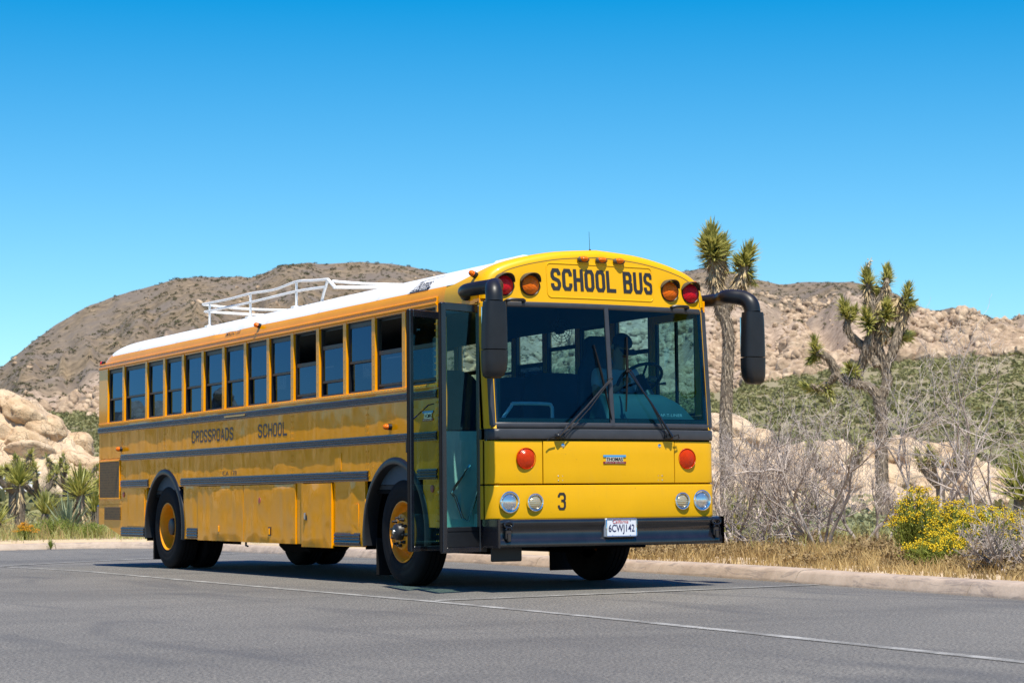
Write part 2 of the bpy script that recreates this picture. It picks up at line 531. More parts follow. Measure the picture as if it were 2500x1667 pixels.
class MB:
    def __init__(s):
        s.v = []
        s.f = []

    def add(s, v, f):
        b = len(s.v)
        s.v.extend([tuple(p) for p in v])
        s.f.extend([tuple(i + b for i in q) for q in f])
        return s

    def box(s, x0, x1, y0, y1, z0, z1, c=0.0):
        x0, x1 = min(x0, x1), max(x0, x1)
        y0, y1 = min(y0, y1), max(y0, y1)
        z0, z1 = min(z0, z1), max(z0, z1)
        if c <= 0:
            v = [(x, y, z) for x in (x0, x1) for y in (y0, y1) for z in (z0, z1)]
            return s.add(v, [(0, 1, 3, 2), (4, 6, 7, 5), (0, 4, 5, 1), (2, 3, 7, 6), (0, 2, 6, 4), (1, 5, 7, 3)])
        c = min(c, (x1 - x0) * .49, (y1 - y0) * .49, (z1 - z0) * .49)
        X, Y, Z = (x0, x1), (y0, y1), (z0, z1)
        v = []
        idx = {}
        for a in (0, 1):
            for b_ in (0, 1):
                for d in (0, 1):
                    sx, sy, sz = (1 - 2 * a) * c, (1 - 2 * b_) * c, (1 - 2 * d) * c
                    for ax, p in enumerate(((X[a], Y[b_] + sy, Z[d] + sz), (X[a] + sx, Y[b_], Z[d] + sz), (X[a] + sx, Y[b_] + sy, Z[d]))):
                        idx[(a, b_, d, ax)] = len(v)
                        v.append(p)
        f = []
        I = lambda a, b_, d, ax: idx[(a, b_, d, ax)]
        for a in (0, 1):
            f.append([I(a, 0, 0, 0), I(a, 1, 0, 0), I(a, 1, 1, 0), I(a, 0, 1, 0)])
            f.append([I(0, a, 0, 1), I(1, a, 0, 1), I(1, a, 1, 1), I(0, a, 1, 1)])
            f.append([I(0, 0, a, 2), I(1, 0, a, 2), I(1, 1, a, 2), I(0, 1, a, 2)])
        for p in (0, 1):
            for q in (0, 1):
                f.append([I(p, q, 0, 0), I(p, q, 1, 0), I(p, q, 1, 1), I(p, q, 0, 1)])
                f.append([I(p, 0, q, 0), I(p, 1, q, 0), I(p, 1, q, 2), I(p, 0, q, 2)])
                f.append([I(0, p, q, 1), I(1, p, q, 1), I(1, p, q, 2), I(0, p, q, 2)])
                for d in (0, 1):
                    f.append([I(p, q, d, 0), I(p, q, d, 1), I(p, q, d, 2)])
        # orient outwards
        ctr = Vector(((x0 + x1) / 2, (y0 + y1) / 2, (z0 + z1) / 2))
        out = []
        for q in f:
            a, b_, d = (Vector(v[i]) for i in q[:3])
            nrm = (b_ - a).cross(d - a)
            out.append(tuple(q) if nrm.dot(sum((Vector(v[i]) for i in q), Vector()) / len(q) - ctr) > 0 else tuple(reversed(q)))
        return s.add(v, out)

    def tube(s, pts, rad, n=8, cap=True, flat=1.0):
        pts = [Vector(p) for p in pts]
        if not hasattr(rad, '__len__'):
            rad = [rad] * len(pts)
        b = len(s.v)
        up = Vector((0, 0, 1))
        prev = None
        for i, p in enumerate(pts):
            d = (pts[min(i + 1, len(pts) - 1)] - pts[max(i - 1, 0)])
            d = d.normalized() if d.length > 1e-9 else Vector((0, 0, 1))
            if prev is None:
                a = d.cross(up)
                if a.length < 1e-3:
                    a = d.cross(Vector((1, 0, 0)))
                a.normalize()
            else:
                a = (prev - d * prev.dot(d))
                a = a.normalized() if a.length > 1e-6 else d.orthogonal().normalized()
            prev = a
            e = d.cross(a)
            for k in range(n):
                t = 2 * math.pi * k / n
                s.v.append(tuple(p + (a * math.cos(t) + e * math.sin(t) * flat) * rad[i]))
        for i in range(len(pts) - 1):
            for k in range(n):
                k2 = (k + 1) % n
                s.f.append((b + i * n + k, b + i * n + k2, b + (i + 1) * n + k2, b + (i + 1) * n + k))
        if cap:
            s.f.append(tuple(b + k for k in reversed(range(n))))
            s.f.append(tuple(b + (len(pts) - 1) * n + k for k in range(n)))
        return s

    def lathe(s, prof, org, axis='x', n=40, sgn=1, close=False):
        """prof: list of (axial, radius) about an axis through org."""
        b = len(s.v)
        ox, oy, oz = org
        for (a, r) in prof:
            for k in range(n):
                t = 2 * math.pi * k / n
                c, q = math.cos(t) * r, math.sin(t) * r
                if axis == 'x':
                    s.v.append((ox + sgn * a, oy + c, oz + q))
                elif axis == 'y':
                    s.v.append((ox + c, oy + sgn * a, oz + q))
                else:
                    s.v.append((ox + c, oy + q, oz + sgn * a))
        for i in range(len(prof) - 1 + (1 if close else 0)):
            i2 = (i + 1) % len(prof)
            for k in range(n):
                k2 = (k + 1) % n
                s.f.append((b + i * n + k, b + i2 * n + k, b + i2 * n + k2, b + i * n + k2))
        return s

    def prism(s, poly, p0, p1):
        """poly: list of (u,v) -> callables p0(u,v), p1(u,v) give the two end points."""
        k = len(poly)
        v = [p0(*q) for q in poly] + [p1(*q) for q in poly]
        f = [(i, (i + 1) % k, k + (i + 1) % k, k + i) for i in range(k)]
        f += [tuple(reversed(range(k))), tuple(range(k, 2 * k))]
        return s.add(v, f)

    def grid(s, P):
        """P: 2-D list of points"""
        b = len(s.v)
        nr, nc = len(P), len(P[0])
        for row in P:
            s.v.extend(tuple(p) for p in row)
        for i in range(nr - 1):
            for j in range(nc - 1):
                s.f.append((b + i * nc + j, b + i * nc + j + 1, b + (i + 1) * nc + j + 1, b + (i + 1) * nc + j))
        return s

    def build(s, name, mat, parent=None, smooth=True, sharp=35, fix=True):
        me = bpy.data.meshes.new(name)
        me.from_pydata(s.v, [], s.f)
        if fix:
            import bmesh
            bm = bmesh.new()
            bm.from_mesh(me)
            bmesh.ops.recalc_face_normals(bm, faces=bm.faces)
            bm.to_mesh(me)
            bm.free()
        me.materials.append(MATS[mat])
        if smooth:
            me.polygons.foreach_set('use_smooth', np.ones(len(me.polygons), dtype=bool))
            me.set_sharp_from_angle(angle=R(sharp))
        me.update()
        return link(bpy.data.objects.new(name, me), parent)


def text_mesh(txt, offset=0.0, shear=0.0, space=1.0):
    cu = bpy.data.curves.new('lettering', 'FONT')
    cu.body = txt
    cu.size = 1.0
    cu.offset = offset
    cu.shear = shear
    cu.space_character = space
    cu.resolution_u = 4
    cu.fill_mode = 'FRONT'
    o = bpy.data.objects.new('lettering', cu)
    COL.objects.link(o)
    dg = bpy.context.evaluated_depsgraph_get()
    dg.update()
    me = bpy.data.meshes.new_from_object(o.evaluated_get(dg))
    COL.objects.unlink(o)
    bpy.data.objects.remove(o)
    bpy.data.curves.remove(cu)
    return me


def text(name, txt, mapfn, w, h, mat, parent, offset=0.0, shear=0.0, space=1.0, keep=False):
    """Lettering stretched to a w x h box; mapfn(u, v) -> world point."""
    me = text_mesh(txt, offset, shear, space)
    co = np.zeros(len(me.vertices) * 3, dtype=np.float32)
    me.vertices.foreach_get('co', co)
    co = co.reshape(-1, 3)
    lo, hi = co.min(0), co.max(0)
    sx, sy = w / (hi[0] - lo[0]), h / (hi[1] - lo[1])
    out = np.array([mapfn((p[0] - lo[0]) * sx, (p[1] - lo[1]) * sy) for p in co], dtype=np.float32)
    me.vertices.foreach_set('co', out.ravel())
    me.materials.clear()
    me.materials.append(MATS[mat])
    me.update()
    me.name = name
    return link(bpy.data.objects.new(name, me), parent)


def catmull(pts, k=5):
    P = [np.array(p, float) for p in pts]
    out = []
    for i in range(len(P) - 1):
        p0, p1, p2, p3 = P[max(i - 1, 0)], P[i], P[i + 1], P[min(i + 2, len(P) - 1)]
        for j in range(k):
            t = j / k
            out.append(0.5 * ((2 * p1) + (-p0 + p2) * t + (2 * p0 - 5 * p1 + 4 * p2 - p3) * t * t + (-p0 + 3 * p1 - 3 * p2 + p3) * t ** 3))
    out.append(P[-1])
    return out


def copy_tree(o, parent=None):
    c = o.copy()
    COL.objects.link(c)
    c.parent = parent
    for ch in o.children:
        copy_tree(ch, c)
    return c


def vnoise(x, y, seed=0):
    """lattice value noise, numpy"""
    xi = np.floor(x).astype(np.int64)
    yi = np.floor(y).astype(np.int64)
    xf, yf = x - xi, y - yi
    u, v = xf * xf * (3 - 2 * xf), yf * yf * (3 - 2 * yf)

    def h(a, b):
        q = (a * 374761393 + b * 668265263 + seed * 974711) & 0x7fffffff
        q = ((q ^ (q >> 13)) * 1274126177) & 0x7fffffff
        return ((q ^ (q >> 16)) & 0xffff) / 65535.0
    a, b_, c, d = h(xi, yi), h(xi + 1, yi), h(xi, yi + 1), h(xi + 1, yi + 1)
    return (a * (1 - u) + b_ * u) * (1 - v) + (c * (1 - u) + d * u) * v


def fbm(x, y, oct=5, seed=0, gain=0.5):
    s, a, t = 0, 1.0, 0
    for i in range(oct):
        s = s + a * (vnoise(x * 2 ** i, y * 2 ** i, seed + i) - 0.5)
        t += a
        a *= gain
    return s / t * 2

# ================================================================== SETTING
def gz(y):
    y = np.asarray(y, float)
    return np.where(y < 8.5, 0.0, np.where(y < 20, -0.01 * (y - 8.5), -0.115))


def gz1(y):
    return float(gz(y))


KERB = [(0.2, -22), (1.25, -13), (2.05, -8), (2.735, -3.78), (3.195, -0.785), (3.495, 1.443), (3.732, 3.873), (3.95, 8.3), (4.55, 12.8),
        (5.35, 18.5), (5.6, 22.0), (5.35, 24.9), (4.2, 26.3), (2.35, 26.0), (-3, 24.9), (-9, 22.8), (-13.5, 18), (-15.5, 10), (-16.5, -4), (-17, -22), (-17.5, -50)]  # unseen left edge, shaped close in so sand bounces warm light
KP = np.array([p[:2] for p in catmull(KERB, 8)])
LOT = np.vstack([KP, [(-17.5, -110), (-2, -110), (-1.5, -40)]])


def kerb_dist(x, y):
    """signed distance to the kerb's road edge: positive beyond the kerb (off the lot)"""
    P = np.stack([np.asarray(x, float).ravel(), np.asarray(y, float).ravel()], 1)
    n = len(LOT)
    best = np.full(len(P), 1e18)
    inside = np.zeros(len(P), bool)
    for i in range(n):
        a, b_ = LOT[i], LOT[(i + 1) % n]
        ab = b_ - a
        t = np.clip(((P - a) @ ab) / (ab @ ab), 0, 1)
        d = ((P - a - t[:, None] * ab) ** 2).sum(1)
        best = np.minimum(best, d)
        c = ((a[1] > P[:, 1]) != (b_[1] > P[:, 1]))
        with np.errstate(divide='ignore', invalid='ignore'):
            xx = (b_[0] - a[0]) * (P[:, 1] - a[1]) / (b_[1] - a[1]) + a[0]
        inside ^= c & (P[:, 0] < xx)
    d = np.sqrt(best)
    return np.where(inside, -d, d).reshape(np.shape(x))


# ---- parking lot
xs = np.linspace(-19, 8, 70)
ys = np.concatenate([np.linspace(-110, -20, 16), np.linspace(-18, 8.5, 24), np.linspace(9, 28, 30)])
XX, YY = np.meshgrid(xs, ys)
V = np.stack([XX, YY, gz(YY)], -1).reshape(-1, 3)
nx, ny = len(xs), len(ys)
I = np.arange(nx * ny).reshape(ny, nx)
F = np.stack([I[:-1, :-1], I[:-1, 1:], I[1:, 1:], I[1:, :-1]], -1).reshape(-1, 4)
# keep cells that touch the lot
cd = kerb_dist((XX[:-1, :-1] + XX[1:, 1:]) / 2, (YY[:-1, :-1] + YY[1:, 1:]) / 2).ravel()
F = F[cd < 0.35]
lot = mesh_np('parking_lot', V, F, 'asphalt')
tag(lot, kind='structure')


def strip(name, pts, w, z, mat):
    P = [Vector((p[0], p[1], 0)) for p in pts]
    fine = []
    for a, b_ in zip(P[:-1], P[1:]):
        k = max(1, int((b_ - a).length / 0.6))
        fine += [a.lerp(b_, i / k) for i in range(k)]
    fine.append(P[-1])
    mb = MB()
    L, Rr = [], []
    for i, p in enumerate(fine):
        d = (fine[min(i + 1, len(fine) - 1)] - fine[max(i - 1, 0)]).normalized()
        s = Vector((-d.y, d.x, 0)) * (w / 2 * random.uniform(0.9, 1.08))
        L.append((p.x + s.x, p.y + s.y, gz1(p.y) + z))
        Rr.append((p.x - s.x, p.y - s.y, gz1(p.y) + z))
    mb.grid([L, Rr])
    return tag(mb.build(name, mat, None, smooth=False), kind='structure')


# worn paint: patchy, so the asphalt shows through
mt, n, l, b = nt('worn_paint')
wco = coords(n, l)
f = noise(n, l, wco, 2.6, 8, 0.7)
f2 = noise(n, l, wco, 38, 4, 0.7)
c = ramp(n, l, f2, [(0.3, (0.24, 0.24, 0.235)), (0.62, (0.60, 0.60, 0.575))])
c = mix(n, l, c, (0.13, 0.125, 0.115), ramp(n, l, f, [(0.42, (0.9, 0.9, 0.9)), (0.64, (0.25, 0.25, 0.25))]))
l.new(c, b.inputs['Base Color'])
b.inputs['Roughness'].default_value = 0.8

strip('parking_line', [(-1.10, 13.0), (-1.13, 8.5), (-1.15, 3.9), (-1.13, 1.1), (-1.12, -1.1), (-1.19, -3.5), (-1.31, -5.6), (-1.52, -8.5), (-1.9, -13)], 0.10, 0.004, 'worn_paint')
strip('parking_line', [(-1.06, -0.93), (-0.31, -0.87), (1.34, -0.69), (3.17, -0.50)], 0.085, 0.008, 'worn_paint')
strip('parking_line', [(-1.04, 12.98), (2.29, 16.4), (5.1, 19.6)], 0.12, 0.008, 'worn_paint')

# ---- kerb, cast in lengths with open joints
kerb = tag(empty('kerb', (0, 0, 0)), kind='structure')
# resample kerb by arc length
seg = np.sqrt(((KP[1:] - KP[:-1]) ** 2).sum(1))
S = np.concatenate([[0], np.cumsum(seg)])


def kerb_at(s):
    x = np.interp(s, S, KP[:, 0])
    y = np.interp(s, S, KP[:, 1])
    e = 0.05
    dx = np.interp(s + e, S, KP[:, 0]) - np.interp(s - e, S, KP[:, 0])
    dy = np.interp(s + e, S, KP[:, 1]) - np.interp(s - e, S, KP[:, 1])
    q = math.hypot(dx, dy)
    return x, y, dx / q, dy / q


KPROF = [(a_, h_ * 0.86 if h_ > 0 else h_) for a_, h_ in [(0.0, -0.2), (0.0, 0.012), (0.012, 0.03), (0.045, 0.105), (0.075, 0.132), (0.11, 0.142), (0.30, 0.146), (0.33, 0.12), (0.33, -0.2)]]
KL = 3.05
k = 0
s0 = 4.0
while s0 + KL < S[-1] - 1:
    mb = MB()
    rows = []
    m_ = 12
    for i in range(m_ + 1):
        s = s0 + 0.008 + (KL - 0.016) * i / m_
        x, y, tx, ty = kerb_at(s)
        nxv, nyv = ty, -tx          # away from the lot
        hb = gz1(y) + 0.004 * math.sin(k * 2.3)
        rows.append([(x + nxv * a, y + nyv * a, hb + h + (0.003 * mnoise.noise((x * 3, y * 3, h * 9)))) for a, h in KPROF])
    mb.grid(rows)
    nb = len(KPROF)
    mb.f.append(tuple(range(nb)))
    mb.f.append(tuple(m_ * nb + q for q in reversed(range(nb))))
    mb.build('kerb_stone', 'kerb_concrete', kerb, True, 40)
    s0 += KL
    k += 1

# ---- terrain: lot apron, sage plain, hills
SKY = [(-180, 2.2), (-60, 2.3), (-30, 2.45), (-20, 2.45), (0, 2.45), (8, 2.7), (12, 3.0), (14.59, 3.61), (15.27, 4.18), (16.07, 4.83), (16.88, 5.31), (18.04, 5.76), (19.22, 6.08), (20.16, 6.15), (21.0, 6.21), (21.3, 6.15), (22.19, 6.47), (22.91, 6.58), (23.51, 6.52), (24.36, 6.6), (25.2, 6.52), (26.29, 6.33), (27.86, 6.1), (31.25, 5.94), (33.55, 6.24), (34.15, 6.35), (35.11, 5.99), (35.94, 5.79), (36.89, 5.83), (37.84, 5.85), (38.66, 5.67), (39.58, 5.17), (40.16, 4.97), (40.63, 5.08), (41.2, 4.86), (41.88, 4.65), (42.48, 4.59), (46, 4.2), (55, 3.0), (80, 2.2), (180, 1.6)]
BASE = [(-180, 0.6), (0, 1.2), (10, 2.2), (14.6, 2.42), (17.36, 2.36), (21.6, 2.4), (28, 2.6), (34.1, 2.89), (35.5, 3.18), (38.85, 3.63), (40, 3.73), (42.45, 3.77), (48, 3.2), (80, 1.2), (180, 0.6)]
RB, RC = 430.0, 800.0


def height(az, r):
    """az in degrees from +Y towards +X about the lot, r in metres"""
    az = np.asarray(az, float)
    r = np.asarray(r, float)
    x = CAM[0] + np.sin(np.radians(az)) * r
    y = CAM[1] + np.cos(np.radians(az)) * r
    es = np.tan(np.radians(np.interp(az, [p[0] for p in SKY], [p[1] for p in SKY])))
    eb = np.tan(np.radians(np.interp(az, [p[0] for p in BASE], [p[1] for p in BASE])))
    zb = eb * RB + 0.83
    zc = es * RC + 0.83
    t = np.clip((r - 55) / (RB - 55), 0, 1)
    z = 0.10 + (zb - 0.10) * t ** 1.45
    z = z + 0.25 * fbm(x / 9, y / 9, 3, 3) * np.clip((r - 35) / 60, 0, 1)
    s = np.clip((r - RB) / (RC - RB), 0, 1)
    bulge = 4 * s * (1 - s)
    h = zb + (zc - zb) * (s ** 0.92)
    h = h + bulge * (12.0 * fbm(x / 70, y / 70, 5, 11) - 2.0 - 14.0 * np.abs(fbm(az * 0.55, s * 1.3, 4, 13)) * 1.6 + 4.0 * np.abs(fbm(x / 26, y / 26, 4, 15))) + 1.0 * fbm(x / 12, y / 12, 3, 5)
    z = np.where(r > RB, h, z)
    b2 = np.clip((r - RC) / 500, 0, 1)
    z = np.where(r > RC, zc + 1.0 * fbm(x / 12, y / 12, 3, 5) - b2 * zc * 0.9, z)
    d = kerb_dist(x, y) if r.ndim else np.array(kerb_dist(np.array([x]), np.array([y]))[0])
    near = gz(y) + 0.105 + 0.02 * fbm(x / 1.5, y / 1.5, 2, 8)
    wgt = np.clip((r - 30) / 25, 0, 1)
    z = np.where(r < 75, near * (1 - wgt) + z * wgt, z)
    z = np.where(d < 0.12, -0.6, np.where(d < 0.28, np.minimum(z, -0.05 + gz(y)), z))
    return z


az_f = np.concatenate([np.arange(-180, -32, 4.0), np.arange(-30, 10, 1.0), np.arange(10, 47, 0.12), np.arange(48, 180.1, 4.0)])
r_f = np.concatenate([np.linspace(0.5, 15, 8), np.arange(15.2, 50, 0.35), np.geomspace(50.5, 430, 90), np.linspace(434, 800, 95), np.linspace(806, 1500, 24)])
A, RR = np.meshgrid(az_f, r_f)
TX = CAM[0] + np.sin(np.radians(A)) * RR
TY = CAM[1] + np.cos(np.radians(A)) * RR
TZ = height(A, RR)
V = np.stack([TX, TY, TZ], -1).reshape(-1, 3)
na, nr = len(az_f), len(r_f)
I = np.arange(na * nr).reshape(nr, na)
F = np.stack([I[:-1, :-1], I[:-1, 1:], I[1:, 1:], I[1:, :-1]], -1).reshape(-1, 4)[:, ::-1]
ground = mesh_np('desert_ground', V, F, 'desert', smooth=True)
tag(ground, kind='structure')
plain = np.clip((RR - 45) / 60, 0, 1)
s_ = np.clip((RR - RB) / (RC - RB), 0, 1)
hill = np.clip((RR - RB + 12 * fbm(TX / 20, TY / 20, 3, 2)) / 14, 0, 1)
rk = np.clip((A - 27.5) / 2.5, 0, 1) * np.clip((0.86 - s_ + 0.25 * fbm(TX / 40, TY / 40, 3, 21)) / 0.2, 0, 1)
rk2 = np.clip((0.34 - s_ + 0.35 * fbm(TX / 30, TY / 30, 4, 31)) / 0.08, 0, 1) * np.clip((21 - A) / 2, 0, 1)
rock = hill * np.clip(rk + rk2, 0, 1)
za = ground.data.color_attributes.new('zone', 'FLOAT_COLOR', 'POINT')
zc_ = np.stack([plain, hill, rock, np.ones_like(rock)], -1).reshape(-1, 4).astype(np.float32)
za.data.foreach_set('color', zc_.ravel())


def terr(az, r):
    a = math.radians(az)
    return (CAM[0] + math.sin(a) * r, CAM[1] + math.cos(a) * r, float(height(np.array([az]), np.array([r]))[0]))


# ---- rocks
import bmesh


def ico(sub):
    bm = bmesh.new()
    bmesh.ops.create_icosphere(bm, subdivisions=sub, radius=1.0)
    v = np.array([p.co[:] for p in bm.verts])
    f = np.array([[q.index for q in p.verts] for p in bm.faces])
    bm.free()
    return v, f


def rock_shape(sub, seed, cuts=7, amp=0.16):
    v, f = ico(sub)
    rr = np.random.default_rng(seed)
    for _ in range(cuts):
        nrm = rr.normal(size=3)
        nrm /= np.linalg.norm(nrm)
        lim = rr.uniform(0.62, 0.9)
        d = v @ nrm
        over = np.clip(d - lim, 0, None)
        v = v - np.outer(over * 0.88, nrm)
    for i in range(len(v)):
        p = Vector(v[i] * 1.1 + seed * 3.7)
        v[i] *= 1 + amp * mnoise.noise(p) + amp * 0.45 * mnoise.noise(p * 2.7) + (amp * 0.2 * mnoise.noise(p * 6) if sub > 2 else 0)
    return v, f


BIG_ROCKS = []
for i in range(8):
    v, f = rock_shape(4, i + 1, 12, 0.20)
    me = bpy.data.meshes.new('boulder')
    me.from_pydata([tuple(p) for p in v], [], [tuple(q) for q in f])
    me.polygons.foreach_set('use_smooth', np.ones(len(me.polygons), dtype=bool))
    me.materials.append(MATS['granite'])
    BIG_ROCKS.append(me)
SMALL_ROCKS = [rock_shape(2, i + 40, 14, 0.34) for i in range(12)]
MID_ROCKS = []
for i in range(6):
    v, f = rock_shape(2, i + 60, 6, 0.18)
    me = bpy.data.meshes.new('boulder')
    me.from_pydata([tuple(p) for p in v], [], [tuple(q) for q in f])
    me.materials.append(MATS['hill_stone'])
    MID_ROCKS.append(me)


def rotmats(nr_, rr, tilt=0.5):
    """random rotations, mostly about z"""
    a = rr.uniform(0, 2 * np.pi, nr_)
    b_ = rr.normal(0, tilt, nr_)
    c = rr.normal(0, tilt, nr_)
    M = np.zeros((nr_, 3, 3))
    for i in range(nr_):
        M[i] = np.array(Matrix.Rotation(a[i], 3, 'Z') @ Matrix.Rotation(b_[i], 3, 'X') @ Matrix.Rotation(c[i], 3, 'Y'))
    return M


def scatter(name, temps, P, size, mat, rr, tilt=0.5, aspect=(1, 1, 1), smooth=False, parent=None, flat=None):
    """join many small copies of template meshes into one object"""
    Vs, Fs, base = [], [], 0
    M = rotmats(len(P), rr, tilt)
    asp = np.array(aspect)
    for i in range(len(P)):
        v, f = temps[i % len(temps)]
        sc = size[i] * asp * rr.uniform(0.75, 1.25, 3)
        w_ = (v * sc) @ M[i].T + P[i]
        Vs.append(w_)
        Fs.append(f + base)
        base += len(v)
    return mesh_np(name, np.concatenate(Vs), np.concatenate(Fs), mat, parent, smooth)


# boulders on the right-hand hill and on the left talus
rr = np.random.default_rng(5)
Nr = 40000
az_s = rr.uniform(27.0, 47.0, Nr)
s_s = rr.uniform(0, 1, Nr) ** 1.25 * 0.95
dens = np.clip(0.75 - s_s * 0.75 + 1.5 * fbm(az_s * 1.1, s_s * 6, 4, 77), 0.03, 1) * np.clip((az_s - 27) / 3, 0, 1)
keep = rr.uniform(0, 1, Nr) < dens
az_s, s_s = az_s[keep], s_s[keep]
az_t = rr.uniform(12.0, 22.0, 4200)
s_t = rr.uniform(-0.02, 0.40, 4200)
kt = rr.uniform(0, 1, 4200) < np.clip(0.25 - s_t * 1.1 + 0.95 * fbm(az_t * 0.9, s_t * 7, 4, 78), 0.0, 1)
az_t, s_t = az_t[kt], s_t[kt]
az_u = rr.uniform(12, 30, 1500)
s_u = rr.uniform(0.1, 0.98, 1500)
ku = fbm(az_u * 0.8, s_u * 5, 4, 79) > 0.22
az_u, s_u = az_u[ku], s_u[ku]
AZ = np.concatenate([az_s, az_t, az_u])
SS = np.concatenate([s_s, s_t, s_u])
sz = np.concatenate([(0.34 + 1.35 * rr.uniform(0, 1, len(s_s)) ** 5) * (1.3 - 0.6 * s_s) * (1 + 0.9 * np.clip(fbm(az_s * 1.1, s_s * 6, 4, 77), -0.5, 0.6)), 0.4 + 1.6 * rr.uniform(0, 1, len(s_t)) ** 3, 0.35 + 1.0 * rr.uniform(0, 1, len(az_u)) ** 2])
r_ = RB - 6 + SS * (RC - RB)
PZ = height(AZ, r_)
P = np.stack([CAM[0] + np.sin(np.radians(AZ)) * r_, CAM[1] + np.cos(np.radians(AZ)) * r_, PZ + 0.15 * sz], -1)
order = np.argsort(-sz / r_)
inview = (AZ > 14.3) & (AZ < 42.8) & ~((AZ > 18) & (AZ < 32.5))
big_i = [i for i in order if inview[i]][:260]
mask = np.ones(len(AZ), bool)
mask[big_i] = False
scree = scatter('boulder_scree', SMALL_ROCKS, P[mask], sz[mask], 'hill_stone', rr, 0.6, (1.0, 0.95, 1.1), parent=ground)
tag(scree, kind='stuff')
for j, i in enumerate(big_i):
    o = bpy.data.objects.new('boulder', MID_ROCKS[j % 6])
    o.location = P[i]
    o.scale = [sz[i] * q for q in (rr.uniform(0.9, 1.5), rr.uniform(0.8, 1.2), rr.uniform(0.7, 1.15))]
    o.rotation_euler = (rr.normal(0, 0.4), rr.normal(0, 0.4), rr.uniform(0, 6.28))
    link(o, ground)


def outcrop(label, az, dist, W, prof, n, smin, smax, seed, depth=3.0, dip=0.0, sink=0.0, tint=None):
    """Heap of rounded granite boulders. prof: [(u, height)] with u in metres along the heap."""
    rr = np.random.default_rng(seed)
    bx, by, bz = terr(az, dist)
    root = empty('rock_outcrop', (bx, by, bz), -math.radians(az))
    tag(root, label, 'rocks', 'granite outcrops')
    us = [p[0] for p in prof]
    hs_ = [p[1] for p in prof]
    # bedrock core that the loose blocks sit in
    nu, nv = 110, 44
    rows = []
    for j in range(nv + 1):
        v = -depth * 1.12 + (depth * 1.12 + 2.5) * j / nv
        row = []
        for i_ in range(nu + 1):
            u = us[0] - 0.4 + (us[-1] - us[0] + 0.8) * i_ / nu
            H = float(np.interp(u, us, hs_, left=0.0, right=0.0))
            t = (v + depth * 1.05) / (depth * 1.05) if v < 0 else 1 - (v / 2.6) ** 2
            t = max(0.0, min(1.0, t))
            w_ = mnoise.noise((u * 0.55 + seed, v * 0.9 + dip * u, 1.3)) + 0.5 * mnoise.noise((u * 1.4 + seed, v * 1.9 + dip * u * 2, 5.1))
            st = math.floor((t ** 0.75 * H + w_ * 0.5 + dip * u * 0.5) / 0.55) * 0.55 - dip * u * 0.5
            h = max(-0.3, min((0.93 if H > 3.4 else 0.80) * H, 0.55 * (t ** 0.75 * H) + 0.45 * st) + 0.16 * mnoise.noise((u * 2.7, v * 2.7, seed)) - 0.22 * max(0.0, 0.25 - abs(mnoise.noise((u * 0.9 + v * 0.5, v * 0.8 - u * 0.4, seed + 7.7)))) * 4)
            row.append((u + 0.12 * w_, v + 0.2 * mnoise.noise((u, v * 0.7, seed + 3.3)), h if H > 0 else -0.4))
        rows.append(row)
    MB().grid(rows).build('bedrock', 'granite', root, True, 28)
    for i in range(n):
        for tr in range(30):
            u = rr.uniform(us[0], us[-1])
            H = np.interp(u, us, hs_)
            if H > 0.25:
                break
        f = (i / n) ** 0.8 if i < n * 0.45 else rr.uniform(0, 1)
        s = rr.uniform(smin, smax) * (1.15 - 0.45 * f)
        s = min(s, H * 0.75 + 0.2)
        h = max(0.0, f * (H - s * 0.62))
        v = -depth * (1 - (h / max(H, 0.3)) ** 0.8) + rr.uniform(-0.3, 0.6) * s
        o = bpy.data.objects.new('boulder', BIG_ROCKS[int(rr.integers(0, 8))])
        o.location = (u, v, h - sink)
        o.scale = (s * rr.uniform(1.0, 1.6), s * rr.uniform(0.9, 1.3), s * rr.uniform(0.6, 0.9))
        o.rotation_euler = (rr.normal(0, 0.15), dip * np.clip((u - us[0]) / (us[-1] - us[0]) + 0.4, 0, 1) + rr.normal(0, 0.18), rr.normal(0, 0.5))
        link(o, root)
    return root


outcrop('tall tan granite outcrop of dipping slabs behind the yuccas, left of the bus', 14.7, 92, 12,
        [(-8, 4.0), (-6.5, 5.0), (-4, 5.4), (-1.5, 5.5), (0, 5.35), (1.4, 4.9), (2.2, 4.05), (3.2, 3.1), (4.0, 2.3), (4.8, 1.3)], 130, 0.55, 1.35, 11, 4.0, 0.62, 0.1)
outcrop('low pale boulder heap showing between the left outcrop and the rear of the bus', 17.9, 100, 6,
        [(-3.0, 0.9), (-1.6, 2.3), (-0.4, 3.0), (0.8, 3.0), (3.0, 2.6), (7.0, 2.6)], 60, 0.4, 0.8, 12, 2.5, 0.1, 0.1)
outcrop('long cream granite outcrop behind the tall trunk, right of the bus mirror', 34.6, 66, 8,
        [(-6, 2.6), (-3.5, 3.2), (-1.0, 3.3), (0.6, 3.25), (1.6, 2.6), (2.4, 2.75), (3.4, 2.9), (4.1, 2.2), (4.6, 1.0)], 100, 0.45, 1.0, 13, 2.6, 0.15, 0.1)
outcrop('rounded cream granite outcrop behind the branching Joshua tree trunk', 39.3, 68, 6,
        [(-2.6, 0.7), (-2.0, 1.9), (-0.8, 2.45), (0.6, 2.5), (1.6, 2.1), (2.6, 1.7), (3.3, 0.8)], 60, 0.45, 0.95, 14, 2.2, 0.2, 0.1)
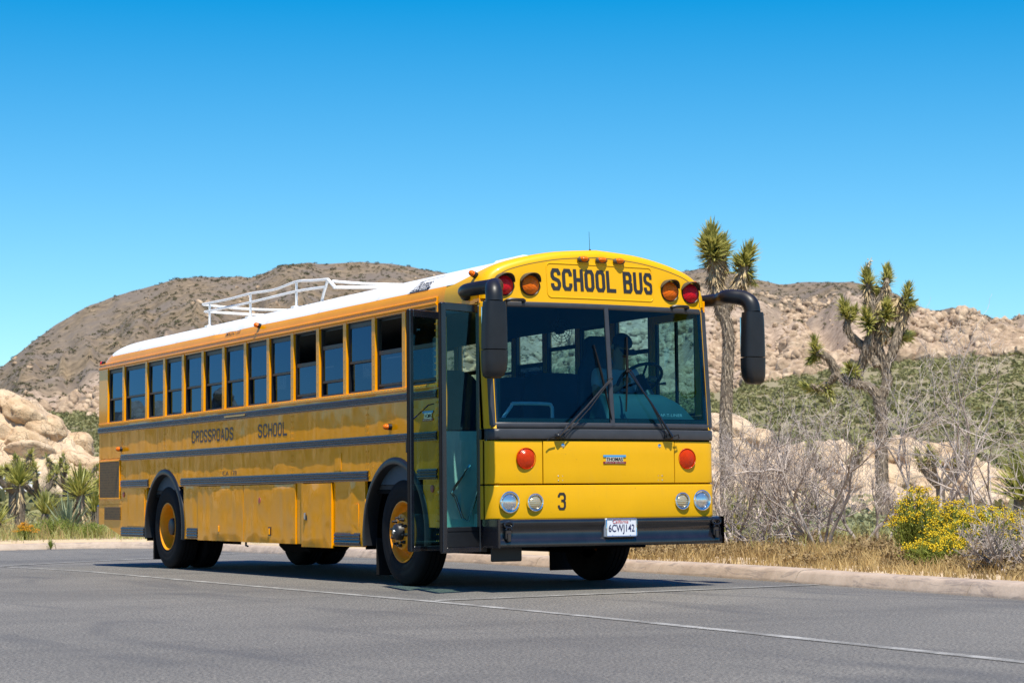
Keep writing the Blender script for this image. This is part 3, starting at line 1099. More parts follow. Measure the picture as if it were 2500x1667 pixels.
# outcrops on the far side of the lot; the bus windows mirror them
outcrop('granite outcrop across the lot, mirrored in the rearmost bus windows', -9.3, 106, 8,
        [(-4, 2.0), (-1.6, 4.6), (-0.6, 5.9), (0.8, 6.0), (1.6, 4.2), (4, 2.0)], 34, 0.7, 1.2, 15, 3.0)
outcrop('granite outcrop across the lot, mirrored in the middle bus windows', -11.7, 105, 8,
        [(-3, 2.0), (-1.4, 5.2), (-0.4, 6.6), (0.7, 6.3), (1.5, 4.6), (3, 2.0)], 34, 0.7, 1.2, 16, 3.0)
outcrop('granite outcrop across the lot, mirrored in the bus windows next to the door', -15.4, 104, 8,
        [(-3, 2.0), (-1.0, 4.2), (0.2, 6.2), (0.8, 6.0), (1.4, 4.0), (3, 2.0)], 30, 0.6, 1.1, 17, 3.0)

# ---- scrub on the plain and the hills


def bush_template(seed, nq=30, q=0.30):
    rr = np.random.default_rng(seed)
    V, F = [], []
    for i in range(nq):
        d = rr.normal(size=3)
        d[2] = abs(d[2]) * 0.9
        d /= np.linalg.norm(d)
        p = d * rr.uniform(0.55, 1.0) * np.array([1, 1, 0.85])
        a = rr.normal(size=3)
        a /= np.linalg.norm(a)
        b_ = np.cross(a, rr.normal(size=3))
        b_ /= np.linalg.norm(b_)
        k = len(V)
        V += [p - a * q - b_ * q * .6, p + a * q - b_ * q * .5, p + a * q * .8 + b_ * q * .6, p - a * q * .7 + b_ * q * .6]
        F.append([k, k + 1, k + 2, k + 3])
    return np.array(V), np.array(F)


BT = [bush_template(i, 30, 0.22) for i in range(8)]
BT2 = [bush_template(i + 20, 230, 0.075) for i in range(5)]


def polar(az, r):
    return np.stack([CAM[0] + np.sin(np.radians(az)) * r, CAM[1] + np.cos(np.radians(az)) * r, height(az, r)], -1)


rr = np.random.default_rng(21)
N = 9500
a1 = rr.uniform(10, 47, N)
r1 = 62 + (RB - 55) * rr.uniform(0, 1, N) ** 0.85
s1 = rr.uniform(0.55, 1.35, N)
k = rr.uniform(0, 1, N) < (0.85 + 0.9 * fbm(a1 * 2.5, r1 / 25, 3, 55))
tag(scatter('desert_scrub', BT, polar(a1[k], r1[k]), s1[k], 'scrub_green', rr, 0.2, (1.1, 1.1, 0.85)),
    'grey green desert scrub covering the sloping plain below the hills', 'scrub', kind='stuff')
N = 24000
a2 = rr.uniform(10, 46, N)
q2 = rr.uniform(0.0, 1.0, N)
r2 = RB + q2 * (RC - RB)
s2 = 0.28 + 0.8 * rr.uniform(0, 1, N) ** 2.5
k = rr.uniform(0, 1, N) < np.where(a2 > 29, 0.30 + 0.6 * (q2 > 0.8) + 0.5 * fbm(a2 * 2, q2 * 8, 3, 57), 0.75 + 1.0 * fbm(a2 * 1.2, q2 * 6, 4, 56))
tag(scatter('hill_scrub', BT, polar(a2[k], r2[k]), s2[k], 'scrub_dark', rr, 0.2, (1.1, 1.1, 0.8)),
    'dark low shrubs dotted over the brown hillsides', 'scrub', kind='stuff')
# sage in the near ground behind the kerb
N = 700
a3 = rr.uniform(11, 46, N)
r3 = 44 + 30 * rr.uniform(0, 1, N)
r3 = np.where(a3 < 20, r3 + 6, r3 - 10)
s3 = rr.uniform(0.22, 0.55, N)
PP = polar(a3, r3)
k = kerb_dist(PP[:, 0], PP[:, 1]) > 0.9
tag(scatter('sage_scrub', BT2, PP[k], s3[k], 'sage', rr, 0.2, (1.1, 1.1, 0.9)),
    'low grey green sage bushes on the sandy ground behind the kerb', 'scrub', kind='stuff')

# ================================================================== SCHOOL BUS
W = 2.44
bus = empty('school_bus', (W / 2, 5.5, 0))
tag(bus, 'yellow school bus with white roof and open front door parked on the asphalt', 'bus')
BUSINV = Matrix.Translation((-W / 2, -5.5, 0))
BUS_PARTS = []


class BP(MB):
    """mesh part in bus coordinates (x 0 = door side, y 0 = front, z 0 = road)"""

    def build(s, name, mat, parent=None, smooth=True, sharp=35, fix=True):
        p = parent or bus
        s.v = [(x - W / 2, y - 5.5, z) for x, y, z in s.v]
        return MB.build(s, name, mat, p, smooth, sharp, fix)


def btext(name, txt, fn, w, h, mat, parent=None, **kw):
    return text(name, txt, lambda u, v: tuple(np.array(fn(u, v)) - np.array([W / 2, 5.5, 0])), w, h, mat, parent or bus, **kw)


ZS, ZE = 1.93, 2.66          # window sill, window head
YR = 11.74                   # rear
PITCH = 0.711
PIL = [1.822 + PITCH * i for i in range(12)] + [10.60, 11.33]   # front edge of each pillar face
AR, AZc = 0.745, 0.50
ARCHES = (2.085, 8.952)


def arch_z(y):
    z = 0.0
    for c in ARCHES:
        d = abs(y - c)
        if d < AR:
            z = max(z, AZc + math.sqrt(AR * AR - d * d))
        if d <= AR + 1e-6:
            z = max(z, AZc - 0.01)
    return z


def dent(y, z, amp=1.0):
    """oil-canning and knocks in the sheet metal, metres outwards"""
    a = mnoise.noise((y * 2.3, z * 0.7, 3.1)) * 0.0056
    b_ = mnoise.noise((y * 7.5, z * 1.1, 7.7)) * 0.0034
    c = mnoise.noise((y * 3.0, z * 3.4, 1.7)) * 0.0068 * max(0, min(1, (1.35 - z) / 0.5))
    d = mnoise.noise((y * 9.0, z * 9.0, 5.7)) * 0.0007
    return (a + b_ + c + d) * amp


def skin(name, y0, y1, zb, zt, x=0.0, amp=1.0, use_arch=True, mat='yellow_side_shade', parent=None, bot=None):
    """door-side sheet from y0 to y1; edges turned in"""
    ny = max(3, int((y1 - y0) / 0.03))
    rows = []
    for i in range(ny + 1):
        y = y0 + (y1 - y0) * i / ny
        b_ = zb if bot is None else bot(y)
        if use_arch:
            b_ = max(b_, arch_z(y) if arch_z(y) > AZc else b_)
        nz = max(4, int((zt - zb) / 0.035))
        col = [(x + 0.03, y, b_)]
        for j in range(nz + 1):
            z = b_ + (zt - b_) * j / nz
            ed = min(1, min(y - y0, y1 - y) / 0.06) * min(1, min(z - b_, zt - z) / 0.05)
            col.append((x - dent(y, z, amp) * max(0.0, ed), y, z))
        col.append((x + 0.03, y, zt))
        rows.append(col)
    rows = [[(x + 0.03, p[1] + 0.0005, p[2]) for p in rows[0]]] + rows + [[(x + 0.03, p[1] - 0.0005, p[2]) for p in rows[-1]]]
    return BP().grid(rows).build(name, mat, parent, True, 50)


side = []       # door-side parts that are mirrored to the far side
# upper skins between rivet seams
SEAMS = [1.115, 2.74, 4.72, 6.90, 8.95, 10.70]
for a, b_ in zip(SEAMS[:-1], SEAMS[1:]):
    side.append(skin('side_panel', a + 0.001, b_ - 0.001, 1.03, 1.935))
side.append(skin('side_panel', 10.702, YR - 0.02, 1.44, 1.935, amp=0.5))
# skins beside arches that reach the skirt
side.append(skin('skirt_panel', 1.115, 1.46, 0.40, 1.029, amp=0.6, bot=lambda y: 0.575))
side.append(skin('skirt_panel', 2.80, 3.585, 0.365, 1.029, amp=1.7))
side.append(skin('skirt_panel', 4.415, 4.59, 0.375, 1.029, amp=0.6))
side.append(skin('skirt_panel', 7.70, 8.235, 0.385, 1.029, amp=1.5))
side.append(skin('skirt_panel', 9.665, 10.70, 0.388, 1.029, amp=0.4))
# luggage doors
door_a = skin('luggage_door', 6.165, 7.69, 0.375, 1.022, x=-0.012, amp=1.3, use_arch=False)
door_b = skin('luggage_door', 4.60, 6.15, 0.372, 1.022, x=-0.012, amp=1.5, use_arch=False)
door_c = skin('battery_door', 3.60, 4.405, 0.345, 1.02, x=-0.024, amp=1.8, use_arch=False)
side += [door_a, door_b, door_c]
side.append(skin('small_door', 9.72, 10.43, 0.53, 1.005, x=-0.010, amp=0.4, use_arch=False))
side.append(skin('small_door', 2.955, 3.19, 0.53, 0.80, x=-0.006, amp=0.8, use_arch=False))
side.append(skin('fuel_flap', 3.385, 3.545, 1.15, 1.325, x=-0.007, amp=0.6, use_arch=False))
# latches sunk in the doors
for d_, y, z, m_, c in ((door_a, 6.947, 0.517, 'yellow_side_shade', 0), (door_b, 5.347, 0.50, 'yellow_side_shade', 0), (door_c, 4.286, 0.675, 'steel', 0.012)):
    q = BP().box(-0.016 - c, -0.011 - c, y - 0.045, y + 0.045, z - 0.045, z + 0.05, 0.002).build('latch', 'black_plastic', d_)
    BP().box(-0.030 - c, -0.014 - c, y - 0.018, y + 0.012, z - 0.035, z + 0.035, 0.004).build('latch_paddle', m_, d_)
    for o in (q,):
        pass
for o in bus.children_recursive:
    if o.parent is not bus and o.name.startswith('latch'):
        pass
# rear engine panel with two mesh grilles
side.append(skin('engine_panel', 10.705, YR - 0.02, 0.815, 1.435, amp=0.25))
side.append(skin('engine_panel', 10.705, YR - 0.02, 0.39, 0.81, amp=0.25, bot=lambda y: 0.392 + max(0, min(1, (y - 10.72) / 0.75)) * 0.15))
gm = BP().box(-0.012, 0.005, 10.79, 11.66, 0.905, 1.395, 0.003).build('grille', 'grille_mesh')
side.append(gm)
side.append(BP().box(-0.012, 0.005, 10.745, 11.43, 0.607, 0.78, 0.003).build('grille', 'grille_mesh'))
for (y0, y1, z0, z1) in ((10.77, 11.68, 0.885, 1.415),):
    q = BP()
    for a in (y0, y1 - 0.02):
        q.box(-0.014, 0.0, a, a + 0.02, z0, z1, 0.003)
    for a in (z0, z1 - 0.02):
        q.box(-0.0138, 0.0, y0 + 0.02, y1 - 0.02, a, a + 0.02, 0.003)
    side.append(q.build('grille_frame', 'yellow_side_shade'))
# window band: pillars, header, sill
for i, y in enumerate(PIL):
    wd = 0.082 if i < 13 else YR - 0.02 - y
    side.append(BP().box(-0.006, 0.062, y, y + wd, ZS + 0.001, ZE + 0.02, 0.003).build('pillar', 'yellow_side_shade'))
side.append(BP().box(-0.004, 0.062, 1.118, 1.16, ZS + 0.001, ZE + 0.02, 0.003).build('pillar', 'yellow_side_shade'))
side.append(BP().box(-0.014, 0.062, 1.118, YR - 0.02, ZS - 0.034, ZS + 0.0, 0.004).build('sill', 'yellow_side_shade'))
side.append(BP().box(0.0, 0.062, 1.118, YR - 0.03, ZE + 0.021, ZE + 0.06, 0.0).build('header', 'yellow_side_shade'))
# drip rail: two rolled lips
g = BP()
gp = [(0.004, 2.672), (-0.014, 2.676), (-0.024, 2.690), (-0.022, 2.702), (-0.012, 2.706), (-0.008, 2.738), (-0.016, 2.745), (-0.012, 2.754), (0.01, 2.757)]
g.grid([[(x, y, z) for x, z in gp] for y in (1.125, 3, 5, 7, 9, YR - 0.05)])
g.f.append(tuple(range(len(gp))))
side.append(g.build('drip_rail', 'yellow_side_shade', None, True, 40))


def rail(y0, y1, z0, z1, name='rub_rail', x=-0.001):
    """black rub rail with pressed ribs"""
    h = z1 - z0
    p = [(0, 0), (-0.008, 0.0), (-0.009, 0.10), (-0.027, 0.16), (-0.030, 0.24), (-0.027, 0.32), (-0.016, 0.38), (-0.016, 0.42), (-0.028, 0.47), (-0.031, 0.53), (-0.028, 0.59),
         (-0.016, 0.64), (-0.016, 0.68), (-0.027, 0.72), (-0.030, 0.78), (-0.027, 0.84), (-0.013, 0.90), (-0.012, 1.0), (0, 1.0)]
    poly = [(x + a * 0.72, z0 + t * h) for a, t in p]
    q = BP()
    q.prism(poly, lambda u, v: (u, y0, v), lambda u, v: (u, y1, v))
    return q.build(name, 'black_rail', None, True, 45)


for a in ((1.14, YR - 0.005, 1.792, 1.872), (1.145, 10.71, 1.395, 1.482), (2.71, 8.31, 1.032, 1.133), (9.58, 10.71, 1.036, 1.137), (1.142, 1.56, 1.030, 1.130),
          (9.735, 10.68, 0.387, 0.517), (2.905, 3.545, 0.375, 0.508), (7.70, 8.08, 0.392, 0.522)):
    side.append(rail(*a))
# rivets
rv = BP()


def rivet(y, z, r=0.0075, x=0.0):
    n_ = 6
    b = len(rv.v)
    for k in range(n_):
        t = 2 * math.pi * k / n_
        rv.v.append((x - 0.0005, y + r * math.cos(t), z + r * math.sin(t)))
    for k in range(n_):
        t = 2 * math.pi * k / n_
        rv.v.append((x - 0.0045, y + r * .55 * math.cos(t), z + r * .55 * math.sin(t)))
    for k in range(n_):
        k2 = (k + 1) % n_
        rv.f.append((b + k, b + k2, b + n_ + k2, b + n_ + k))
    rv.f.append(tuple(b + n_ + k for k in range(n_)))


y = 1.2
while y < YR - 0.05:
    rivet(y, ZS - 0.018, x=-0.014)
    if int(y * 100) % 3 == 0:
        rivet(y, 2.722, 0.009, x=-0.006)
    y += 0.075
for s in SEAMS:
    for dy in (-0.025, 0.025):
        z = 1.08
        while z < 1.78:
            if not (1.38 < z < 1.5) and z > arch_z(s + dy) + 0.02:
                rivet(s + dy, z, x=-0.001)
            z += 0.062
for z in np.arange(0.45, 2.6, 0.062):
    for dy in (1.135, 1.17):
        rivet(dy, z, x=-0.006 if z > ZS else -0.002)
for c in ARCHES:
    for t in np.arange(35, 150, 9):
        rr_ = AR + 0.10
        rivet(c + rr_ * math.cos(R(t)), AZc + rr_ * math.sin(R(t)))
for i, y in enumerate(PIL):
    for z in np.arange(1.99, 2.62, 0.1):
        rivet(y + 0.035, z, 0.006, x=-0.006)
y = 4.65
while y < 7.65:
    rivet(y, 1.0, 0.007, x=-0.0125)
    y += 0.1
o = rv.build('rivets', 'yellow_side_shade', None, True, 60)
tag(o, kind='stuff')
side.append(o)
# wheel-arch flares
for c in ARCHES:
    q = BP()
    rows = []
    for t in np.linspace(-10, 190, 41):
        ct, st_ = math.cos(R(t)), math.sin(R(t))
        rows.append([(x, c + r * ct, AZc + r * st_) for x, r in ((0.03, AR + 0.012), (-0.006, AR + 0.012), (-0.018, AR - 0.005), (-0.024, AR - 0.03), (-0.020, AR - 0.055), (0.0, AR - 0.062), (0.12, AR - 0.062))])
    q.grid(rows)
    side.append(q.build('wheel_arch', 'black_plastic', None, True, 60))
    q = BP()
    rows = []
    for t in np.linspace(-12, 192, 33):
        ct, st_ = math.cos(R(t)), math.sin(R(t))
        rows.append([(x, c + r * ct, AZc + r * st_) for x, r in ((0.02, AR + 0.02), (0.75, AR + 0.02))])
    q.grid(rows)
    q.grid([[(0.75, c - AR, 0.3), (0.75, c + AR, 0.3)], [(0.75, c - AR, AZc + AR), (0.75, c + AR, AZc + AR)]])
    side.append(q.build('wheel_well', 'underbody', None, True, 60))

# passenger windows: frame, upper sash, lower sash


def window(y0, y1, state='closed', gm_='glass_tinted'):
    """state: closed / open (upper sash dropped) / part"""
    root = empty('window', (0 - W / 2, (y0 + y1) / 2 - 5.5, 0), 0, bus)
    off = Matrix.Translation((W / 2, -(y0 + y1) / 2 + 5.5, 0))

    def put(mb, nm, mat):
        o = mb.build(nm, mat)
        o.parent = root
        o.matrix_parent_inverse = Matrix.Identity(4)
        o.location = (W / 2, -(y0 + y1) / 2 + 5.5, 0)
        return o
    z0, z1 = ZS + 0.002, ZE + 0.018
    q = BP()
    q.box(0.018, 0.058, y0, y0 + 0.022, z0, z1, 0.003)
    q.box(0.018, 0.058, y1 - 0.022, y1, z0, z1, 0.003)
    q.box(0.0185, 0.0575, y0 + 0.022, y1 - 0.022, z0, z0 + 0.022, 0.003)
    q.box(0.0185, 0.0575, y0 + 0.022, y1 - 0.022, z1 - 0.03, z1, 0.003)
    put(q, 'window_frame', 'black_plastic')
    zsplit = {'closed': 2.25, 'part': 2.09, 'open': 1.98}[state]
    ztop = {'closed': z1 - 0.03, 'part': 2.475, 'open': 2.33}[state]
    ya, yb = y0 + 0.024, y1 - 0.024
    q = BP()
    q.box(0.022, 0.038, ya, yb, zsplit - 0.014, zsplit + 0.014, 0.003)
    q.box(0.022, 0.038, ya, yb, ztop - 0.045, ztop, 0.003)
    q.box(0.0225, 0.0375, ya, ya + 0.016, zsplit + 0.014, ztop - 0.045, 0.002)
    q.box(0.0225, 0.0375, yb - 0.016, yb, zsplit + 0.014, ztop - 0.045, 0.002)
    put(q, 'upper_sash', 'black_plastic')
    tl = random.uniform(-0.0025, 0.0025)
    up = BP().grid([[(0.030 + tl, ya + 0.012, zsplit), (0.030 - tl, yb - 0.012, zsplit)], [(0.030 + tl, ya + 0.012, ztop - 0.03), (0.030 - tl, yb - 0.012, ztop - 0.03)]])
    put(up, 'upper_pane', gm_)
    tl = random.uniform(-0.002, 0.002)
    lo = BP().grid([[(0.046 + tl, ya - 0.004, z0 + 0.01), (0.046 - tl, yb + 0.004, z0 + 0.01)], [(0.046 + tl, ya - 0.004, max(zsplit, 2.24)), (0.046 - tl, yb + 0.004, max(zsplit, 2.24))]])
    put(lo, 'lower_pane', gm_)
    return root


def mirror_tree(o, top=True):
    c = o.copy()
    COL.objects.link(c)
    if top:
        c.parent = bus
        c.location.x = -o.location.x
        c.scale.x = -1
    for ch in o.children:
        d = mirror_tree(ch, False)
        d.parent = c
    return c


STATE = {0: 'open', 1: 'closed', 2: 'part', 3: 'open'}
win = []
win.append(window(1.162, PIL[0] - 0.002, 'open'))
for i in range(len(PIL) - 1):
    win.append(window(PIL[i] + 0.084, PIL[i + 1] - 0.002, STATE.get(i, 'closed')))
for o in list(side):
    mirror_tree(o)
FAR = ['open', 'closed', 'part', 'open', 'closed', 'open', 'closed', 'closed', 'part', 'closed', 'closed', 'open', 'closed', 'closed']
spans = [(1.162, PIL[0] - 0.002)] + [(PIL[i] + 0.084, PIL[i + 1] - 0.002) for i in range(len(PIL) - 1)]
for j, (a, b_) in enumerate(spans):
    o = window(a, b_, FAR[j], 'glass_tinted' if j in (3, 7) else 'glass_clear')
    o.location.x = W / 2
    o.scale.x = -1
# driver's side ahead of the first pillar: wall, window (the door is on the other side)
FX = W


def fx(mb):
    mb.v = [(W - x, y, z) for x, y, z in mb.v]
    return mb


fs = skin('driver_side_panel', 0.24, 1.113, 0.40, 1.62, amp=0.3, use_arch=False)
fs.scale.x = -1
q = BP()
q.box(W - 0.062, W + 0.004, 0.24, 0.34, 1.622, ZE + 0.06, 0.004)
q.box(W - 0.062, W + 0.004, 1.06, 1.113, 1.622, ZE + 0.06, 0.004)
q.box(W - 0.062, W + 0.004, 0.342, 1.058, 2.56, ZE + 0.06, 0.004)
q.build('driver_window_surround', 'yellow_side_shade')
dw = BP()
dw.box(W - 0.05, W - 0.02, 0.342, 0.37, 1.622, 2.558, 0.003)
dw.box(W - 0.05, W - 0.02, 1.03, 1.058, 1.622, 2.558, 0.003)
dw.box(W - 0.049, W - 0.021, 0.68, 0.71, 1.622, 2.558, 0.003)
dw.box(W - 0.0485, W - 0.0215, 0.37, 1.03, 1.622, 1.65, 0.003)
dw = dw.build('driver_window', 'black_plastic')
BP().grid([[(W - 0.035, 0.36, 1.63), (W - 0.035, 1.04, 1.63)], [(W - 0.035, 0.36, 2.558), (W - 0.035, 1.04, 2.558)]]).build('pane', 'glass_clear', dw)

# ---- roof
HALF = [(0.0, 2.66), (0.0, 2.72), (0.006, 2.775), (0.022, 2.83), (0.052, 2.882), (0.10, 2.93), (0.18, 2.978), (0.30, 3.022), (0.50, 3.075), (0.80, 3.128), (1.22, 3.16)]
half = catmull(HALF, 4)
PROF = [(p[0], p[1]) for p in half] + [(W - p[0], p[1]) for p in reversed(half[:-1])]
NPR = len(PROF)


def roof_pt(i, y):
    x, z = PROF[i]
    t = max(0.0, min(1.0, (y - 11.10) / (YR - 11.10)))
    k = math.sqrt(max(0.0, 1 - t * t))
    z2 = 2.66 + (z - 2.66) * (0.0 + 1.0 * k)
    x2 = W / 2 + (x - W / 2) * (1 - 0.035 * (1 - k))
    # knocks in the sheet
    dn = 0.012 * max(0, 1 - ((y - 6.95) / 0.28) ** 2) * max(0, 1 - ((z - 2.86) / 0.07) ** 2) if x < 1 else 0
    dn += 0.012 * max(0, 1 - ((y - 6.5) / 0.16) ** 2) * max(0, 1 - ((z - 2.86) / 0.06) ** 2) if x < 1 else 0
    wv = 0.003 * mnoise.noise((x * 2, y * 1.5, z * 2))
    return (x2 + dn, y, z2 - wv - dn * 0.4)


def zone_front(i):
    """where the yellow front cap ends along the roof"""
    z = PROF[i][1]
    t = max(0.0, min(1.0, (3.02 - z) / 0.2))
    return 0.36 + 0.62 * t ** 2.2


def zone_rear(i):
    z = PROF[i][1]
    t = max(0.0, min(1.0, (3.0 - z) / 0.16))
    return 11.42 - 0.22 * t ** 2.0


wi = [i for i in range(NPR) if PROF[i][1] >= 2.835]
q = BP()
rows = []
for i in wi:
    a, b_ = zone_front(i), zone_rear(i)
    rows.append([roof_pt(i, a + (b_ - a) * j / 120) for j in range(121)])
q.grid(rows)
roof = q.build('roof', 'white_roof', None, True, 60)
# yellow bands below the white
for side_i in (0, 1):
    ids = [i for i in range(NPR) if PROF[i][1] <= 2.84 and ((PROF[i][0] < 1) == (side_i == 0))]
    ids = ids + ([wi[0]] if side_i == 0 else [])
    ids = ([wi[-1]] if side_i == 1 else []) + ids
    ids = sorted(set(ids))
    BP().grid([[roof_pt(i, 0.98 + (11.20 - 0.98) * j / 100) for j in range(101)] for i in ids]).build('roof_band', 'yellow_side_shade', None, True, 60)
# rear cap
q = BP()
q.grid([[roof_pt(i, (11.20 if PROF[i][1] < 2.84 else zone_rear(i)) + (YR - 0.001 - (11.20 if PROF[i][1] < 2.84 else zone_rear(i))) * j / 24) for j in range(25)] for i in range(NPR)])
q.build('rear_cap', 'yellow_side_shade', None, True, 60)
# rear wall
q = BP()
q.box(0.02, W - 0.02, YR - 0.05, YR - 0.004, 0.55, 2.72, 0.02)
q.build('rear_wall', 'yellow_side_shade')
BP().box(0.0, W, YR - 0.03, YR + 0.10, 0.55, 0.81, 0.02).build('rear_bumper', 'bumper_black')
# lapped roof sheets: a narrow proud seam every bow
for ys_ in (2.55, 4.05, 5.55, 7.10, 8.60, 10.10):
    q = BP()
    rows = []
    for yy_ in (ys_ - 0.014, ys_ + 0.014):
        row = []
        for i in wi:
            x_, y_, z_ = roof_pt(i, yy_)
            row.append((W / 2 + (x_ - W / 2) * 1.0016, y_, 2.3 + (z_ - 2.3) * 1.0030))
        rows.append(row)
    q.grid(rows)
    q.build('roof_seam', 'white_rack', roof, True, 60)
# roof hatch
q = BP().box(0.98, 1.48, 1.25, 1.85, 3.14, 3.215, 0.025)
q.build('roof_hatch', 'white_roof')


# ---- front end


def bow(x):
    d = abs(x - W / 2)
    y = 0.10 * (d / 1.22) ** 2
    if d > 1.12:
        t = min(1.0, (d - 1.12) / 0.1)
        y += 0.10 * (1 - math.sqrt(max(0, 1 - t * t)))
    return y


def FY(x, z):
    y = bow(x)
    if z <= 1.48:
        return y
    if z <= 2.62:
        return y + 0.01 + 0.10 * (z - 1.48) / 1.14
    return y + 0.11 + 0.05 * (z - 2.62) / 0.5


XC = [0.0, 0.002, 0.008, 0.018, 0.032, 0.05, 0.075, 0.10]


def xcols(x0, x1, step=0.06):
    n_ = max(2, int((x1 - x0) / step))
    xs_ = set(round(x0 + (x1 - x0) * i / n_, 4) for i in range(n_ + 1))
    for a in XC:
        for c in (a, W - a):
            if x0 - 1e-6 <= c <= x1 + 1e-6:
                xs_.add(round(c, 4))
    return sorted(xs_)


def fsheet(name, x0, x1, z0, z1, mat, off=0.0, thick=0.03, rz=0.012, parent=None, step=0.06):
    """panel lying on the curved front, its edges rolled back"""
    xs_ = xcols(x0, x1, step)
    nz = max(1, int((z1 - z0) / 0.12))
    zs = [z0 + (z1 - z0) * j / nz for j in range(nz + 1)]
    rows = []
    prof = [(z0, thick), (z0, rz * .5), (z0 + rz * .3, rz * .12), (z0 + rz, 0)] + [(z, 0) for z in zs[1:-1]] + [(z1 - rz, 0), (z1 - rz * .3, rz * .12), (z1, rz * .5), (z1, thick)]
    for x in xs_:
        rows.append([(x, FY(x, z) - off + o_, z) for z, o_ in prof])
    first = [(p[0], p[1] + thick, p[2]) for p in rows[0]]
    last = [(p[0], p[1] + thick, p[2]) for p in rows[-1]]
    return BP().grid([first] + rows + [last]).build(name, mat, parent, True, 40)


hood = fsheet('hood_panel', 0.515, 1.925, 0.972, 1.362, 'yellow_front', 0.006)
fsheet('front_corner_panel', 0.0, 0.505, 0.972, 1.362, 'yellow_front', 0.003)
fsheet('front_corner_panel', 1.935, W, 0.972, 1.362, 'yellow_front', 0.003)
fascia = fsheet('lower_fascia', 0.0, W, 0.655, 0.958, 'yellow_front', 0.008)
fsheet('front_backing', 0.02, W - 0.02, 0.60, 1.47, 'underbody', -0.03, 0.02)
fsheet('windshield_cowl', -0.006, W + 0.006, 1.372, 1.468, 'black_band', 0.022, 0.06, 0.03)
# corner posts running back to the door / driver's window
for sx in (0, 1):
    q = BP()
    xx = 0.0 if sx == 0 else W
    q.grid([[(xx, FY(0.0, z) - 0.002, z), (xx + (0.0 if sx == 0 else 0), 0.245 if sx else 0.29, z), (xx + (0.05 if sx == 0 else -0.05), 0.245 if sx else 0.29, z)] for z in (0.655, 0.958)])
    q.grid([[(xx, FY(0.0, z) - 0.002, z), (xx, 0.245 if sx else 0.29, z), (xx + (0.05 if sx == 0 else -0.05), 0.245 if sx else 0.29, z)] for z in (0.972, 1.37, 1.48, 2.0, 2.64)])
    q.build('corner_post', 'yellow_front', None, True, 40)
    q = BP()
    q.grid([[(xx + (-0.006 if sx == 0 else 0.006), FY(0, 1.4) - 0.02, z), (xx + (-0.006 if sx == 0 else 0.006), 0.29, z)] for z in (1.372, 1.468)])
    q.build('cowl_return', 'black_band')
# windshield surround posts (yellow) + black gasket + panes
for x0, x1 in ((0.0, 0.075), (W - 0.075, W)):
    fsheet('windshield_post', x0, x1, 1.47, 2.63, 'yellow_front', 0.0, 0.05)


def fbar(q, x0, z0, x1, z1, w, off, th=0.03):
    """bar on the front surface from (x0,z0) to (x1,z1)"""
    k = 24
    dx, dz = x1 - x0, z1 - z0
    L = math.hypot(dx, dz)
    nx_, nz_ = -dz / L * w / 2, dx / L * w / 2
    rows = []
    for i in range(k + 1):
        x, z = x0 + dx * i / k, z0 + dz * i / k
        rows.append([(x + nx_ * s, FY(min(max(x, 0.0), W), z) - off + o_, z + nz_ * s) for s, o_ in ((-1, th), (-1, 0.006), (-0.7, 0), (0.7, 0), (1, 0.006), (1, th))])
    q.grid(rows)


WX0, WX1, WZ0, WZ1 = 0.05, W - 0.05, 1.50, 2.61
q = BP()
fbar(q, WX0 - 0.02, WZ0, WX1 + 0.02, WZ0, 0.052, 0.012)
fbar(q, WX0 - 0.02, WZ1, WX1 + 0.02, WZ1, 0.050, 0.012)
fbar(q, WX0, WZ0, WX0 - 0.005, WZ1, 0.055, 0.0125)
fbar(q, WX1, WZ0, WX1 + 0.005, WZ1, 0.055, 0.0125)
fbar(q, 1.245, WZ0, 1.245, WZ1, 0.045, 0.014)
gasket = q.build('windshield_gasket', 'black_band', None, True, 40)
for x0, x1 in ((WX0, 1.245), (1.245, WX1)):
    BP().grid([[(x, FY(x, z), z) for x in np.linspace(x0, x1, 16)] for z in np.linspace(WZ0, WZ1, 6)]).build('windshield_pane', 'glass_windshield', None, True, 80)
# inner black band of the pane edge
q = BP()
fbar(q, 0.07, 1.545, 1.22, 1.545, 0.05, -0.006, 0.004)
fbar(q, 1.27, 1.545, W - 0.07, 1.545, 0.05, -0.006, 0.004)
fbar(q, 0.095, 1.53, 0.09, 2.59, 0.045, -0.006, 0.004)
fbar(q, W - 0.095, 1.53, W - 0.09, 2.59, 0.045, -0.006, 0.004)
q.build('pane_border', 'black_gloss')

# front cap: face, rolled edge, joins roof
CY0 = 0.16


def cap_pt(i, o_, yy):
    x, z = PROF[i]
    x2 = W / 2 + (x - W / 2) * (1 - o_ / 1.22)
    z2 = 2.62 + (z - 2.62) * (1 - o_ / 0.56)
    return x2, z2


q = BP()
rows = []
roll = [(0.075, 0.0), (0.050, 0.004), (0.030, 0.016), (0.014, 0.036), (0.004, 0.065), (0.0, 0.11)]
for o_, dy in roll:
    row = []
    for i in range(NPR):
        x2, z2 = cap_pt(i, o_, 0)
        base = 0.11 + 0.05 * (z2 - 2.62) / 0.5 + 0.10 * (abs(x2 - W / 2) / 1.22) ** 2
        row.append((x2, base + dy, z2))
    rows.append(row)
# blend to the roof
last = []
for i in range(NPR):
    zf = zone_front(i) if PROF[i][1] >= 2.835 else 0.98
    last.append([])
    p0 = rows[-1][i]
    for j in range(1, 9):
        t = j / 8
        y = p0[1] + (zf - p0[1]) * t
        pr = roof_pt(i, y)
        e = min(1, t * 2)
        last[i].append((p0[0] * (1 - e) + pr[0] * e, y, p0[2] * (1 - e) + pr[2] * e))
for j in range(8):
    rows.append([last[i][j] for i in range(NPR)])
q.grid(rows)
q.build('front_cap', 'yellow_front', None, True, 50)
